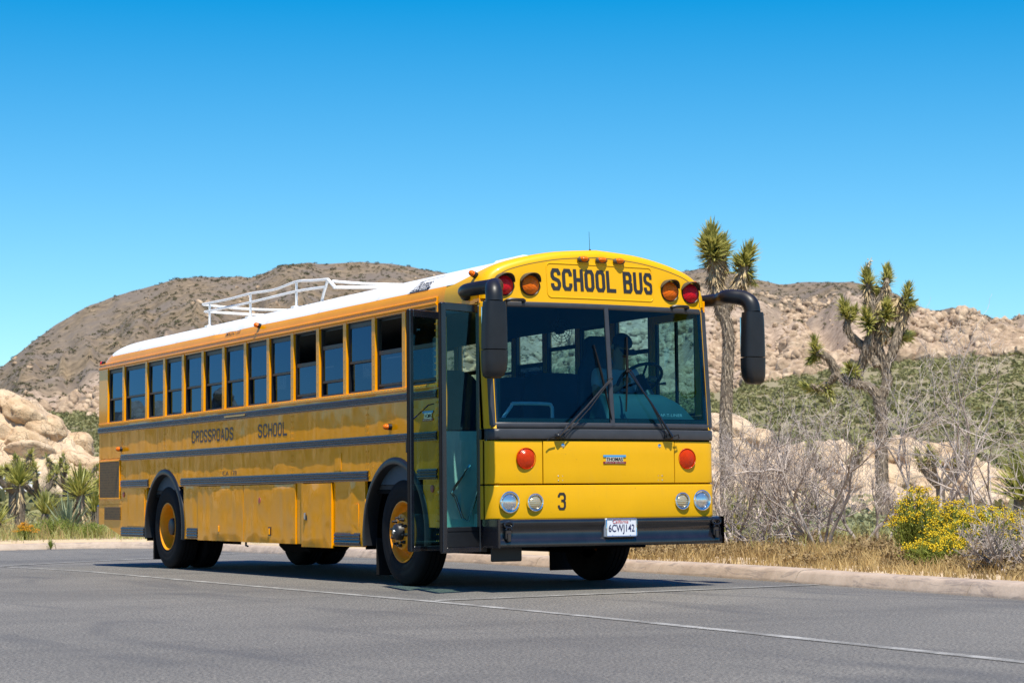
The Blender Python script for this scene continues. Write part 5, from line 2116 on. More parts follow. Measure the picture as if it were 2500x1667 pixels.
# passenger seats
def seat(y, x0, x1, top=2.13):
    q = BP().box(x0, x1, y + 0.04, y + 0.46, 1.34, 1.46, 0.04)
    root = q.build('passenger_seat', 'seat_vinyl')
    q = BP()
    n_ = 12
    rows = []
    for (dy, ins2) in ((0.0, 0.02), (0.012, 0.0), (0.085, 0.0), (0.10, 0.02)):
        row = []
        for t in np.linspace(0, 1, 25):
            a = math.pi * (1 - t)
            e = 0.45
            cx_ = (x0 + x1) / 2
            hw = (x1 - x0) / 2 - ins2
            row.append((cx_ + hw * math.copysign(abs(math.cos(a)) ** e, math.cos(a)), y + 0.46 + dy + 0.0, 1.46 + (top - ins2 - 1.46) * abs(math.sin(a)) ** e))
        rows.append(row)
    # lean the back
    rows = [[(x_, y_ + (z_ - 1.46) * 0.16, z_) for x_, y_, z_ in r_] for r_ in rows]
    q.grid(rows)
    q.f.append(tuple(range(25)))
    q.f.append(tuple(75 + i for i in reversed(range(25))))
    q.build('seat_back', 'seat_vinyl', root, True, 50)
    q = BP()
    for a in (x0 + 0.08, x1 - 0.08):
        q.box(a - 0.02, a + 0.02, y + 0.1, y + 0.4, 0.985, 1.34)
    q.build('seat_leg', 'black_plastic', root)


yy = 1.55
while yy < YR - 0.9:
    seat(yy, 0.10, 0.98)
    seat(yy + 0.05, W - 0.98, W - 0.10)
    yy += 0.78
# driver's seat
q = BP().box(1.66, 2.14, 0.82, 1.28, 1.42, 1.54, 0.05)
ds = q.build('driver_seat', 'seat_vinyl')
q = BP()
loft_y(q, [(1.90, 1.30, 1.50, 0.24, 0.07), (1.90, 1.33, 1.80, 0.25, 0.07), (1.90, 1.36, 2.10, 0.22, 0.065), (1.90, 1.375, 2.26, 0.14, 0.06), (1.90, 1.38, 2.42, 0.13, 0.055), (1.90, 1.38, 2.45, 0.08, 0.03)])
q.build('seat_back', 'seat_vinyl', ds, True, 60)
BP().box(1.76, 2.04, 0.88, 1.22, 0.98, 1.42, 0.02).build('seat_pedestal', 'black_plastic', ds)
# dash hump with lettering, steering column, wheel
q = BP()
rows = []
for y, hh in ((0.13, 1.50), (0.15, 1.60), (0.19, 1.72), (0.25, 1.79), (0.34, 1.82), (0.48, 1.78), (0.55, 1.50), (0.56, 1.0)):
    row = []
    for x in np.linspace(1.30, 2.36, 22):
        t = (x - 1.30) / 1.06
        sh = min(1, (t + 0.02) / 0.05) * (1 - max(0, (t - 0.62) / 0.38) ** 2 * 0.72)
        row.append((x, y + 0.05, 1.45 + (hh - 1.45) * max(0.02, sh) if hh > 1.45 else hh))
    rows.append(row)
q.grid(rows)
dash = q.build('dashboard', 'dash_teal', None, True, 50)
btext('dashboard_lettering', 'SAF-T-LINER', lambda u, v: (1.845 + u, 0.165, 1.60 + v), 0.27, 0.026, 'white_rack', dash)
BP().box(0.10, W - 0.08, 0.16, 0.22, 1.0, 1.50).build('dash_lower', 'interior_floor')
q = BP()
cw = Vector((1.93, 0.62, 1.98))
ax_ = Vector((0, 0.62, 0.78)).normalized()
e1 = Vector((1, 0, 0))
e2 = ax_.cross(e1)
q.tube([cw + (e1 * math.cos(t) + e2 * math.sin(t)) * 0.225 for t in np.linspace(0, 2 * math.pi, 33)], 0.016, 8, False)
for t in (0.3, 2.4, 4.6):
    q.tube([cw - ax_ * 0.03, cw + (e1 * math.cos(t) + e2 * math.sin(t)) * 0.222], 0.013, 6)
q.tube([cw - ax_ * 0.05, cw + ax_ * 0.015], [0.05, 0.06], 14)
sw_ = q.build('steering_wheel', 'black_plastic')
BP().tube([cw - ax_ * 0.02, cw - ax_ * 0.22, cw - ax_ * 0.75], [0.055, 0.065, 0.05], 12).build('steering_column', 'black_plastic', sw_)
BP().tube([cw - ax_ * 0.1, cw - ax_ * 0.06 + e1 * 0.2, cw - ax_ * 0.05 + e1 * 0.27], [0.008, 0.010, 0.018], 6).build('signal_stalk', 'black_gloss', sw_)
# modesty rail by the step, engine cover, fan
q = BP()
q.tube([tuple(p) for p in catmull([(0.33, 0.60, 1.46), (0.36, 0.60, 1.52), (0.50, 0.60, 1.70), (0.54, 0.60, 1.725), (0.88, 0.60, 1.725), (0.93, 0.60, 1.70), (0.94, 0.60, 1.62), (0.94, 0.60, 1.0)], 4)], 0.017, 8)
q.build('handrail', 'white_rack')
q = BP()
q.box(0.16, 0.24, 0.30, 0.46, 1.0, 2.5, 0.03)
q.build('door_mechanism_post', 'black_plastic')
q = BP()
fcx, fcy, fcz = 1.52, 1.42, 2.50
for r_ in (0.03, 0.06, 0.09, 0.12):
    q.tube([(fcx + r_ * math.cos(t), fcy - 0.02 * (1 - r_ / 0.13), fcz + r_ * math.sin(t)) for t in np.linspace(0, 2 * math.pi, 25)], 0.003, 4, False)
for t in np.linspace(0, math.pi, 7):
    q.tube([(fcx + 0.12 * math.cos(t), fcy, fcz + 0.12 * math.sin(t)), (fcx, fcy - 0.02, fcz), (fcx - 0.12 * math.cos(t), fcy, fcz - 0.12 * math.sin(t))], 0.003, 4, False)
q.tube([(fcx, fcy, fcz), (fcx, fcy + 0.08, fcz)], 0.035, 10)
q.tube([(fcx, fcy + 0.06, fcz), (fcx, fcy + 0.08, fcz + 0.28), (fcx, fcy + 0.08, fcz + 0.52)], 0.012, 6)
q.build('cabin_fan', 'black_plastic')

# ---- underbody
q = BP()
q.box(0.42, W - 0.42, 0.25, YR - 0.15, 0.55, 0.93, 0.02)
q.box(0.75, W - 0.75, 1.0, YR - 0.4, 0.40, 0.56, 0.02)
q.box(0.30, 0.85, 5.0, 5.9, 0.27, 0.60, 0.06)
q.box(0.06, W - 0.06, 1.46, YR - 0.1, 0.90, 0.935)
q.build('chassis', 'underbody')
for x0, x1 in ((0.10, 0.42),):
    BP().box(x0, x1, 0.27, 0.29, 0.27, 0.42, 0.01).build('valance_plate', 'black_plastic')
for c in (2.03, 8.99):
    BP().tube([(0.2, c, 0.52), (W - 0.2, c, 0.52)], 0.09, 12).build('axle', 'underbody')
# small clamp hanging under the luggage doors
BP().tube([(0.02, 6.16, 0.40), (0.02, 6.16, 0.33), (0.02, 6.10, 0.325)], 0.012, 6).build('door_stay', 'black_plastic')


# ---- wheels
def wheel(cx_, cy_, s_, rear=False, dual=False):
    """s_ = +1: outer face towards -x"""
    root = empty('wheel', (cx_ - W / 2, cy_ - 5.5, 0.527), 0, bus)
    if s_ < 0:
        root.rotation_euler = (0, 0, math.pi)

    def put(mb, nm, mat, par=None, sharp=35):
        o = MB.build(mb, nm, mat, par or root, True, sharp)
        return o
    tw = 0.28
    tp = [(0.03, 0.290), (0.012, 0.31), (0.0, 0.36), (0.004, 0.375), (-0.004, 0.40), (0.0, 0.45), (0.012, 0.49), (0.026, 0.515), (0.045, 0.525)]
    for gx in (0.09, 0.14, 0.19):
        tp += [(gx - 0.006, 0.527), (gx - 0.005, 0.514), (gx + 0.005, 0.514), (gx + 0.006, 0.527)]
    tp += [(tw - 0.045, 0.525), (tw - 0.026, 0.515), (tw - 0.012, 0.49), (tw, 0.44), (tw, 0.36), (tw - 0.03, 0.29)]
    put(MB().lathe(tp, (0, 0, 0), 'x', 64), 'tyre', 'rubber', None, 50)
    if rear:
        rp = [(0.02, 0.298), (0.008, 0.302), (0.006, 0.292), (0.016, 0.283), (0.05, 0.268), (0.10, 0.262), (0.15, 0.245), (0.16, 0.20), (0.162, 0.14), (0.10, 0.13), (0.09, 0.10), (0.09, 0.001)]
    else:
        rp = [(0.02, 0.298), (0.008, 0.302), (0.006, 0.292), (0.016, 0.283), (0.05, 0.266), (0.085, 0.255), (0.10, 0.235), (0.085, 0.215), (0.02, 0.185), (-0.005, 0.172), (-0.012, 0.155), (-0.012, 0.10), (0.0, 0.001)]
    rim = put(MB().lathe(rp, (0, 0, 0), 'x', 56), 'rim', 'wheel_yellow', None, 40)
    if not rear:
        hp = [(-0.012, 0.085), (-0.06, 0.08), (-0.075, 0.07), (-0.085, 0.05), (-0.088, 0.02), (-0.088, 0.001)]
        put(MB().lathe(hp, (0, 0, 0), 'x', 28), 'hub', 'lug_black')
        put(MB().lathe([(-0.088, 0.022), (-0.094, 0.02), (-0.094, 0.001)], (0, 0, 0), 'x', 14), 'hub_cap', 'steel')
    else:
        put(MB().lathe([(0.16, 0.12), (0.06, 0.105), (0.05, 0.09), (0.05, 0.001)], (0, 0, 0), 'x', 24), 'hub', 'lug_black')
    for k in range(10):
        t = 2 * math.pi * k / 10 + 0.2
        r_ = 0.135
        x_ = -0.012 if not rear else 0.16
        q = MB().tube([(x_ + 0.005, r_ * math.cos(t), r_ * math.sin(t)), (x_ - 0.022, r_ * math.cos(t), r_ * math.sin(t)), (x_ - 0.026, r_ * math.cos(t), r_ * math.sin(t)), (x_ - 0.05, r_ * math.cos(t), r_ * math.sin(t))], [0.019, 0.019, 0.012, 0.012], 6)
        put(q, 'lug_nut', 'lug_black', rim)
    if dual:
        put(MB().lathe([(a + 0.33, r_) for a, r_ in tp], (0, 0, 0), 'x', 48), 'inner_tyre', 'rubber', None, 50)
    return root


wheel(0.045, 2.03, 1)
wheel(W - 0.045, 2.03, -1)
wheel(0.045, 8.99, 1, True, True)
wheel(W - 0.045, 8.99, -1, True, True)
for y, z0, z1 in ((2.66, 0.085, 0.46), (9.56, 0.10, 0.46)):
    for x0 in (0.06, W - 0.38):
        BP().box(x0, x0 + 0.32, y, y + 0.012, z0, z1, 0.01).build('mud_flap', 'rubber')
# reflectors and stickers
for y, z, m_ in ((1.255, 0.94, 'sticker_red'), (10.61, 0.945, 'sticker_red')):
    q = BP().lathe([(0.0, 0.036), (-0.008, 0.034), (-0.010, 0.001)], (-0.001, y, z), 'x', 20)
    q.build('reflector', m_)
q = BP().lathe([(0.0, 0.034), (-0.004, 0.033), (-0.004, 0.001)], (-0.0125, 5.65, 0.848), 'x', 20)
q.build('round_sticker', 'sticker_red')
BP().box(-0.028, -0.02, 6.1, 6.75, 1.825, 1.842).build('rail_tape', 'sticker_gold')

# ---- roof rack
RX = 0.335
rack = empty('roof_rack', (0, 0, 0), 0, bus)
for y in (8.23, 6.83, 5.40):
    BP().tube([(RX, y, 3.046), (RX, y, 3.325)], 0.015, 8).build('rack_post', 'white_rack', rack)
    BP().box(RX - 0.05, RX + 0.05, y - 0.05, y + 0.05, 3.02, 3.045, 0.004).build('rack_foot', 'white_rack', rack)
BP().tube([(RX + 0.02, 4.72, 3.03), (RX, 4.62, 3.12), (RX, 4.50, 3.26)], 0.016, 8).build('rack_post', 'white_rack', rack)
BP().tube([(RX, 4.50, 3.26), (RX + 0.04, 4.40, 3.17)], 0.020, 8).build('rack_brace', 'white_rack', rack)


def rackrail(pts, r_=0.015):
    BP().tube([tuple(p) for p in catmull(pts, 5)], r_, 8).build('rack_rail', 'white_rack', rack)


rackrail([(RX, 8.48, 3.335), (RX, 8.23, 3.33), (RX - 0.01, 7.5, 3.315), (RX, 6.83, 3.32), (RX + 0.015, 6.1, 3.30), (RX, 5.40, 3.325), (RX, 4.9, 3.29), (RX, 4.50, 3.265)])
rackrail([(RX, 8.40, 3.235), (RX, 8.23, 3.23), (RX, 6.83, 3.215), (RX, 5.40, 3.215), (RX, 4.55, 3.185)])
rackrail([(RX, 8.47, 3.33), (0.9, 8.5, 3.30), (1.6, 8.5, 3.305), (W - RX, 8.47, 3.31)])
rackrail([(RX, 8.40, 3.235), (1.2, 8.42, 3.22), (W - RX, 8.40, 3.22)])
rackrail([(RX + 0.03, 4.42, 3.17), (0.8, 4.40, 3.185), (1.4, 4.38, 3.215), (W - RX, 4.42, 3.22)], 0.017)
rackrail([(RX + 0.03, 4.45, 3.24), (0.8, 4.42, 3.225), (1.5, 4.40, 3.24), (W - RX, 4.42, 3.26)], 0.015)
for z in (3.32, 3.22):
    rackrail([(W - RX, 8.45, z), (W - RX, 6.8, z), (W - RX, 5.4, z), (W - RX, 4.42, z)])
for y in (8.23, 6.83, 5.40, 4.5):
    BP().tube([(W - RX, y, 3.03), (W - RX, y, 3.325)], 0.015, 8).build('rack_post', 'white_rack', rack)

# ================================================================== DRIVER
person = empty('person', (1.90, 1.02, 0.98))
tag(person, 'driver in grey printed T-shirt and dark cap bowed over behind the windshield', 'person')


def skinned(name, verts, edges, rad, mat, parent, sub=2, root=0):
    me = bpy.data.meshes.new(name)
    me.from_pydata(verts, edges, [])
    o = bpy.data.objects.new(name, me)
    COL.objects.link(o)
    sm = o.modifiers.new('skin', 'SKIN')
    sm.use_smooth_shade = True
    lay = me.skin_vertices[0].data if me.skin_vertices else None
    if lay is None:
        bm = bmesh.new()
        bm.from_mesh(me)
        bm.verts.layers.skin.verify()
        bm.to_mesh(me)
        bm.free()
        lay = me.skin_vertices[0].data
    for i, r_ in enumerate(rad):
        lay[i].radius = (r_, r_) if not hasattr(r_, '__len__') else r_
    lay[root].use_root = True
    ss = o.modifiers.new('sub', 'SUBSURF')
    ss.levels = ss.render_levels = sub
    dg = bpy.context.evaluated_depsgraph_get()
    dg.update()
    m2 = bpy.data.meshes.new_from_object(o.evaluated_get(dg))
    COL.objects.unlink(o)
    bpy.data.objects.remove(o)
    m2.materials.clear()
    m2.materials.append(MATS[mat])
    m2.name = name
    return link(bpy.data.objects.new(name, m2), parent)


# body: pelvis, spine, neck, head, arms to the wheel, legs
bv = [(0, 0.06, 0.56), (0, 0.05, 0.75), (0, 0.0, 0.98), (0, -0.05, 1.10), (0, -0.08, 1.18), (0, -0.11, 1.27), (0, -0.135, 1.37),
      (-0.19, 0.0, 1.06), (-0.26, -0.06, 0.84), (-0.18, -0.27, 0.90), (-0.13, -0.36, 0.98),
      (0.19, 0.0, 1.06), (0.26, -0.06, 0.84), (0.18, -0.27, 0.90), (0.16, -0.36, 1.0),
      (-0.11, 0.0, 0.56), (-0.14, -0.36, 0.60), (-0.14, -0.40, 0.14), (-0.14, -0.52, 0.05),
      (0.11, 0.0, 0.56), (0.14, -0.36, 0.60), (0.14, -0.40, 0.14), (0.14, -0.52, 0.05)]
be = [(0, 1), (1, 2), (2, 3), (3, 4), (4, 5), (5, 6), (2, 7), (7, 8), (8, 9), (9, 10), (2, 11), (11, 12), (12, 13), (13, 14), (0, 15), (15, 16), (16, 17), (17, 18), (0, 19), (19, 20), (20, 21), (21, 22)]
br_ = [0.15, 0.15, 0.15, 0.07, 0.058, 0.088, 0.075, 0.075, 0.05, 0.042, 0.03, 0.075, 0.05, 0.042, 0.03, 0.10, 0.075, 0.055, 0.045, 0.10, 0.075, 0.055, 0.045]
body = skinned('body', bv, be, br_, 'skin', person)
sv = [(0, 0.06, 0.58), (0, 0.05, 0.75), (0, 0.0, 0.98), (0, -0.04, 1.08), (-0.19, 0.0, 1.055), (-0.245, -0.045, 0.89), (0.19, 0.0, 1.055), (0.245, -0.045, 0.89)]
skinned('shirt', sv, [(0, 1), (1, 2), (2, 3), (2, 4), (4, 5), (2, 6), (6, 7)], [0.175, 0.175, 0.18, 0.085, 0.10, 0.082, 0.10, 0.082], 'shirt_grey', person)
tv = [(0, 0.06, 0.56), (-0.11, 0.0, 0.56), (-0.14, -0.36, 0.60), (-0.14, -0.40, 0.16), (0.11, 0.0, 0.56), (0.14, -0.36, 0.60), (0.14, -0.40, 0.16)]
skinned('trousers', tv, [(0, 1), (1, 2), (2, 3), (0, 4), (4, 5), (5, 6)], [0.165, 0.12, 0.095, 0.075, 0.12, 0.095, 0.075], 'denim', person)
# fingers on the rim
for s_ in (-1, 1):
    hx, hy, hz = (-0.13, -0.36, 0.98) if s_ < 0 else (0.16, -0.36, 1.0)
    for k in range(4):
        a = (k - 1.5) * 0.018
        skinned('finger', [(hx + a, hy - 0.01, hz), (hx + a * 1.1, hy - 0.055, hz + 0.03), (hx + a * 1.1, hy - 0.085, hz + 0.005), (hx + a, hy - 0.075, hz - 0.02)], [(0, 1), (1, 2), (2, 3)], [0.0095, 0.009, 0.008, 0.007], 'skin', body, 1)
    skinned('thumb', [(hx - s_ * 0.02, hy, hz), (hx - s_ * 0.05, hy - 0.03, hz + 0.01), (hx - s_ * 0.05, hy - 0.06, hz + 0.01)], [(0, 1), (1, 2)], [0.011, 0.010, 0.008], 'skin', body, 1)
# head detail: cap with peak, hair, face, ears
hc = Vector((0, -0.125, 1.335))
tilt = Matrix.Rotation(R(34), 3, 'X')


def hp_(x, y, z):
    return tuple(hc + tilt @ Vector((x, y, z)))


q = MB()
rows = []
for t in np.linspace(0, 88, 8):
    rows.append([hp_(0.097 * math.cos(R(t)) * math.cos(a), 0.112 * math.cos(R(t)) * math.sin(a) + 0.012, 0.035 + 0.092 * math.sin(R(t))) for a in np.linspace(0, 2 * math.pi, 25)])
q.grid(rows)
q.grid([[hp_(0.088 * math.cos(a) * k, -0.09 * k2 + 0.0 - 0.02 * math.sin(-a) * k, 0.036 - 0.012 * k2) for a in np.linspace(math.pi, 2 * math.pi, 13)] for k, k2 in ((1.0, 0.9), (0.96, 1.4), (0.86, 1.95))])
q.build('cap', 'cap_navy', person, True, 50)
q = MB()
rows = []
for t in np.linspace(-50, 22, 7):
    rows.append([hp_(0.094 * math.cos(R(t)) * math.cos(a), 0.104 * math.cos(R(t)) * math.sin(a) + 0.014, 0.02 + 0.095 * math.sin(R(t))) for a in np.linspace(-0.35, math.pi + 0.35, 17)])
q.grid(rows)
q.build('hair', 'hair_dark', person, True, 60)
q = MB()
q.tube([hp_(0, -0.095, 0.0), hp_(0, -0.122, -0.022), hp_(0, -0.098, -0.035)], [0.010, 0.017, 0.012], 8)
for s_ in (-1, 1):
    q.tube([hp_(s_ * 0.088, 0.01, 0.01), hp_(s_ * 0.098, 0.016, -0.01), hp_(s_ * 0.09, 0.01, -0.032)], [0.012, 0.018, 0.009], 8)
q.build('nose_and_ears', 'skin', body, True, 60)
q = MB()
for s_ in (-1, 1):
    q.box(*[c for pr in zip([a - 0.012 for a in hp_(s_ * 0.034, -0.093, 0.008)], [a + 0.012 for a in hp_(s_ * 0.034, -0.093, 0.008)]) for c in pr], 0.008)
q.build('eyes', 'hair_dark', body)
q = MB()
q.tube([hp_(-0.026, -0.094, -0.058), hp_(0, -0.101, -0.060), hp_(0.026, -0.094, -0.058)], 0.007, 6)
q.build('mouth', 'plate_red', body)

# ================================================================== VEGETATION


def leaf_cloud(mb_v, mb_f, tip, axis, length, nleaf, a0, a1, l0, l1, wid, rr, droop=0.0):
    """sword leaves set round the end of a branch"""
    ax = np.array(axis, float)
    ax /= np.linalg.norm(ax)
    e1 = np.cross(ax, [0.3, 0.7, 0.2])
    e1 /= np.linalg.norm(e1)
    e2 = np.cross(ax, e1)
    for i in range(nleaf):
        t = rr.uniform(0, 1)
        base = np.array(tip) - ax * length * t
        th = math.radians(a0 + (a1 - a0) * np.clip(t * 0.75 + rr.uniform(-0.2, 0.3), 0, 1))
        ph = rr.uniform(0, 2 * math.pi)
        rad = e1 * math.cos(ph) + e2 * math.sin(ph)
        d = ax * math.cos(th) + rad * math.sin(th)
        L = rr.uniform(l0, l1)
        sidev = np.cross(d, ax + 0.01)
        sidev /= np.linalg.norm(sidev) + 1e-9
        nrm = np.cross(d, sidev)
        w = wid * rr.uniform(0.7, 1.2)
        tipp = base + d * L + np.array([0, 0, -droop * L * rr.uniform(0.3, 1)])
        mid = base + d * L * 0.45 + np.array([0, 0, -droop * L * 0.12])
        k = len(mb_v)
        mb_v += [base - sidev * w * .5, base + sidev * w * .5, mid + sidev * w * .6, mid - sidev * w * .6, mid - nrm * w * 0.35, tipp]
        mb_f += [(k, k + 1, k + 4), (k + 1, k + 2, k + 4), (k, k + 4, k + 3), (k + 3, k + 4, k + 5), (k + 4, k + 2, k + 5)]


def rosette(name, tip, axis, parent, rr, nleaf=150, length=0.3, a0=5, a1=115, l0=0.22, l1=0.34, wid=0.03, mat='joshua_leaf', droop=0.05):
    v, f = [], []
    leaf_cloud(v, f, tip, axis, length, nleaf, a0, a1, l0, l1, wid, rr, droop)
    return mesh_np(name, np.array(v), np.array(f), mat, parent)


def branch_tube(q, pts, rads, n_=10, k=4):
    P = catmull(pts, k)
    Rr = np.interp(np.linspace(0, 1, len(P)), np.linspace(0, 1, len(rads)), rads) * 1.15
    P = [p + np.array([mnoise.noise(tuple(p * 3.1)), mnoise.noise(tuple(p * 3.1 + 9)), 0]) * 0.03 for p in P]
    Rr = [r_ * (1 + 0.16 * mnoise.noise(tuple(p * 7.0))) for r_, p in zip(Rr, P)]
    q.tube(P, Rr, n_)


def joshua(label, az, dist, limbs, tips, dead, seed, group, leafscale=1.0, nleaf=150, rz=None):
    """limbs: list of (points, radii) in metres (x right, y depth, z up); tips: (point, axis, size); dead: skirts"""
    rr = np.random.default_rng(seed)
    bx, by, bz = terr(az, dist)
    root = empty('joshua_tree', (bx, by, bz - 0.05), -math.radians(az) if rz is None else rz)
    tag(root, label, 'joshua tree', group)
    q = MB()
    for pts, rads in limbs:
        branch_tube(q, pts, rads)
    q.build('trunk', 'joshua_bark', root, True, 70)
    if nleaf > 100:                       # old leaves still clinging to the bark
        v, f = [], []
        for pts, rads in limbs:
            P = catmull(pts, 6)
            Rr = np.interp(np.linspace(0, 1, len(P)), np.linspace(0, 1, len(rads)), rads) * 1.15
            for i in range(len(P) - 1):
                ax = np.array(P[i + 1]) - np.array(P[i])
                L = np.linalg.norm(ax)
                ax = ax / (L + 1e-9)
                e1 = np.cross(ax, [0.31, 0.9, 0.1])
                e1 /= np.linalg.norm(e1)
                e2 = np.cross(ax, e1)
                for _ in range(int(L * 210)):
                    ph = rr.uniform(0, 2 * math.pi)
                    rad = e1 * math.cos(ph) + e2 * math.sin(ph)
                    p = np.array(P[i]) + ax * L * rr.uniform() + rad * Rr[i] * 0.97
                    d = rad * rr.uniform(0.15, 0.5) - np.array([0, 0, 1.0]) * 0.6 - ax * 0.5
                    d /= np.linalg.norm(d)
                    s_ = np.cross(d, rad)
                    s_ /= np.linalg.norm(s_) + 1e-9
                    w = rr.uniform(0.010, 0.022)
                    k = len(v)
                    v += [p - s_ * w, p + s_ * w, p + d * rr.uniform(0.06, 0.17)]
                    f.append((k, k + 1, k + 2))
        tag(mesh_np('shaggy_bark', np.array(v), np.array(f), 'shag', root), kind='stuff')
    for p, ax, s in tips:
        s *= leafscale
        rosette('leaf_rosette', p, ax, root, rr, int(nleaf * (0.6 + 0.4 * s)), 0.30 * s, 5, 112, 0.22 * s, 0.34 * s, 0.034 * s)
    for p, ax, s in dead:
        s *= leafscale
        rosette('dead_leaf_skirt', p, ax, root, rr, int(nleaf * 0.7), 0.34 * s, 128, 168, 0.18 * s, 0.30 * s, 0.036 * s, 'dead_leaf', 0.1)
    return root


# tall two-headed tree behind the mirror: zoom units of 0.00311 m
def Z(u, x0, y0, pts, rr, dj=0.15):
    return [((x - x0) * u, rr.uniform(-dj, dj), (y0 - y) * u) for x, y in pts]


rj = np.random.default_rng(3)
u = 0.0032
X0, Y0 = 285, 2225
limbs = [(Z(u, X0, Y0, [(285, 2235), (282, 1900), (282, 1434), (306, 1000), (300, 800), (268, 700)], rj, 0.05), [0.16, 0.13, 0.118, 0.115, 0.115, 0.12]),
         (Z(u, X0, Y0, [(275, 740), (245, 620), (228, 480), (205, 330)], rj, 0.04), [0.12, 0.125, 0.13, 0.10]),
         (Z(u, X0, Y0, [(270, 740), (335, 610), (395, 520), (425, 400)], rj, 0.04), [0.10, 0.125, 0.125, 0.09]),
         (Z(u, X0, Y0, [(240, 520), (265, 400), (280, 300)], rj, 0.04), [0.09, 0.09, 0.07])]
P_ = lambda x, y, d=0.0: ((x - X0) * u, d, (Y0 - y) * u)
tips = [(P_(205, 205, -0.1), (-0.05, 0, 1), 1.22), (P_(180, 270, 0.05), (-0.35, 0.1, 0.8), 1.1), (P_(278, 250, 0.2), (0.3, 0.2, 1), 1.05), (P_(445, 330, 0), (0.3, -0.1, 1), 1.08), (P_(395, 385, 0.1), (-0.4, 0, 0.7), 0.8), (P_(455, 490, 0.15), (0.6, 0.2, -0.5), 0.75)]
dead = [(P_(215, 330, 0), (-0.02, 0, 1), 1.2), (P_(222, 430, 0), (-0.05, 0, 1), 1.1), (P_(240, 540, 0), (-0.1, 0, 1), 1.0), (P_(275, 340, 0.1), (0.1, 0, 1), 1.0), (P_(420, 420, 0), (0.25, 0, 1), 1.15), (P_(385, 530, 0), (0.5, 0, 1), 0.9)]
joshua('tall straight Joshua tree with two shaggy heads rising behind the bus mirror', 34.42, 45.0, limbs, tips, dead, 31, 'joshua trees', 1.28, 210)

u = 0.0034
X0, Y0 = 1350, 2206
zz = lambda pts, dj=0.25: Z(u, X0, Y0, pts, rj, dj)
limbs = [(zz([(1350, 2215), (1352, 1800), (1358, 1434), (1345, 1330)], 0.02), [0.15, 0.13, 0.125, 0.13]),
         (zz([(1345, 1340), (1290, 1245), (1190, 1215), (1070, 1150), (1030, 1060), (960, 1000), (928, 955)], 0.12), [0.10, 0.09, 0.09, 0.085, 0.08, 0.07, 0.05]),
         (zz([(1070, 1150), (1000, 1210), (940, 1240), (885, 1222)], 0.1), [0.075, 0.075, 0.07, 0.05]),
         (zz([(1195, 1215), (1232, 1100), (1272, 970), (1305, 860), (1290, 770)], 0.1), [0.075, 0.085, 0.10, 0.08, 0.06]),
         (zz([(1270, 975), (1185, 905), (1138, 835), (1160, 760)], 0.1), [0.085, 0.08, 0.075, 0.05]),
         (zz([(1345, 1335), (1402, 1200), (1375, 1070), (1350, 985), (1352, 890), (1380, 800)], 0.08), [0.11, 0.10, 0.095, 0.09, 0.085, 0.09]),
         (zz([(1340, 1100), (1300, 1010), (1262, 940)], 0.08), [0.08, 0.09, 0.08]),
         (zz([(1402, 1090), (1460, 960), (1502, 820), (1545, 690)], 0.1), [0.09, 0.10, 0.10, 0.085]),
         (zz([(1303, 860), (1322, 700), (1302, 600), (1285, 510)], 0.08), [0.08, 0.075, 0.065, 0.05]),
         (zz([(1322, 705), (1390, 600), (1415, 510)], 0.08), [0.07, 0.06, 0.05]),
         (zz([(1450, 790), (1500, 690), (1550, 620)], 0.1), [0.06, 0.06, 0.05])]
P_ = lambda x, y, d=0.0: ((x - X0) * u, d, (Y0 - y) * u)
tips = [(P_(925, 935), (-0.1, 0, 1), 0.72), (P_(905, 1040, .1), (-.6, 0, -.5), 0.7), (P_(870, 1235), (-.8, 0, .3), 0.75), (P_(1010, 1275), (.3, -.2, -.9), 0.75), (P_(1128, 690, -.1), (-.2, 0, 1), 0.8), (P_(1195, 720, .1), (.3, 0, 1), 0.65),
        (P_(1285, 485), (-.05, 0, 1), 0.88), (P_(1418, 470, .1), (.1, 0, 1), 0.82), (P_(1555, 590), (.2, 0, 1), 0.72), (P_(1570, 690, -.1), (.6, -.2, .4), 0.6), (P_(1410, 705, -.2), (.1, -.3, 1), 0.8), (P_(1275, 760, -.2), (-.2, -.3, .8), 0.85), (P_(1290, 690, .2), (-.3, .2, .8), 0.7), (P_(1155, 1110, -.15), (-.3, -.7, .4), 0.72), (P_(1540, 890, .3), (.5, .5, .2), 0.75), (P_(1345, 600, .1), (0, 0, 1), 0.6), (P_(1440, 860, .3), (-.3, .4, .4), 0.55)]
dead = [(P_(1285, 540), (0, 0, 1), 0.8), (P_(1375, 790, -.05), (-.1, 0, 1), 0.85), (P_(1490, 640), (.5, 0, 1), 0.95), (P_(1415, 540), (.1, 0, 1), 0.7), (P_(1545, 700), (.3, 0, 1), 0.8), (P_(1370, 660, -.1), (0, -.4, 1), 0.7)]
jb = joshua('many-armed Joshua tree with twisted brown limbs standing right of the tall one', 38.6, 48.0, limbs, tips, dead, 32, 'joshua trees', 1.3, 170)
q = MB()
q.tube([P_(1280, 480), P_(1285, 420), P_(1318, 365)], [0.02, 0.018, 0.008], 6)
for i in range(26):
    t = rj.uniform(0, 1)
    p = np.array(P_(1280 + 30 * t, 470 - 95 * t)) + rj.normal(0, 0.03, 3)
    q.tube([p, p + rj.normal(0, 0.03, 3)], [0.018, 0.006], 5)
q.build('flower_stalk', 'petal_cream', jb)


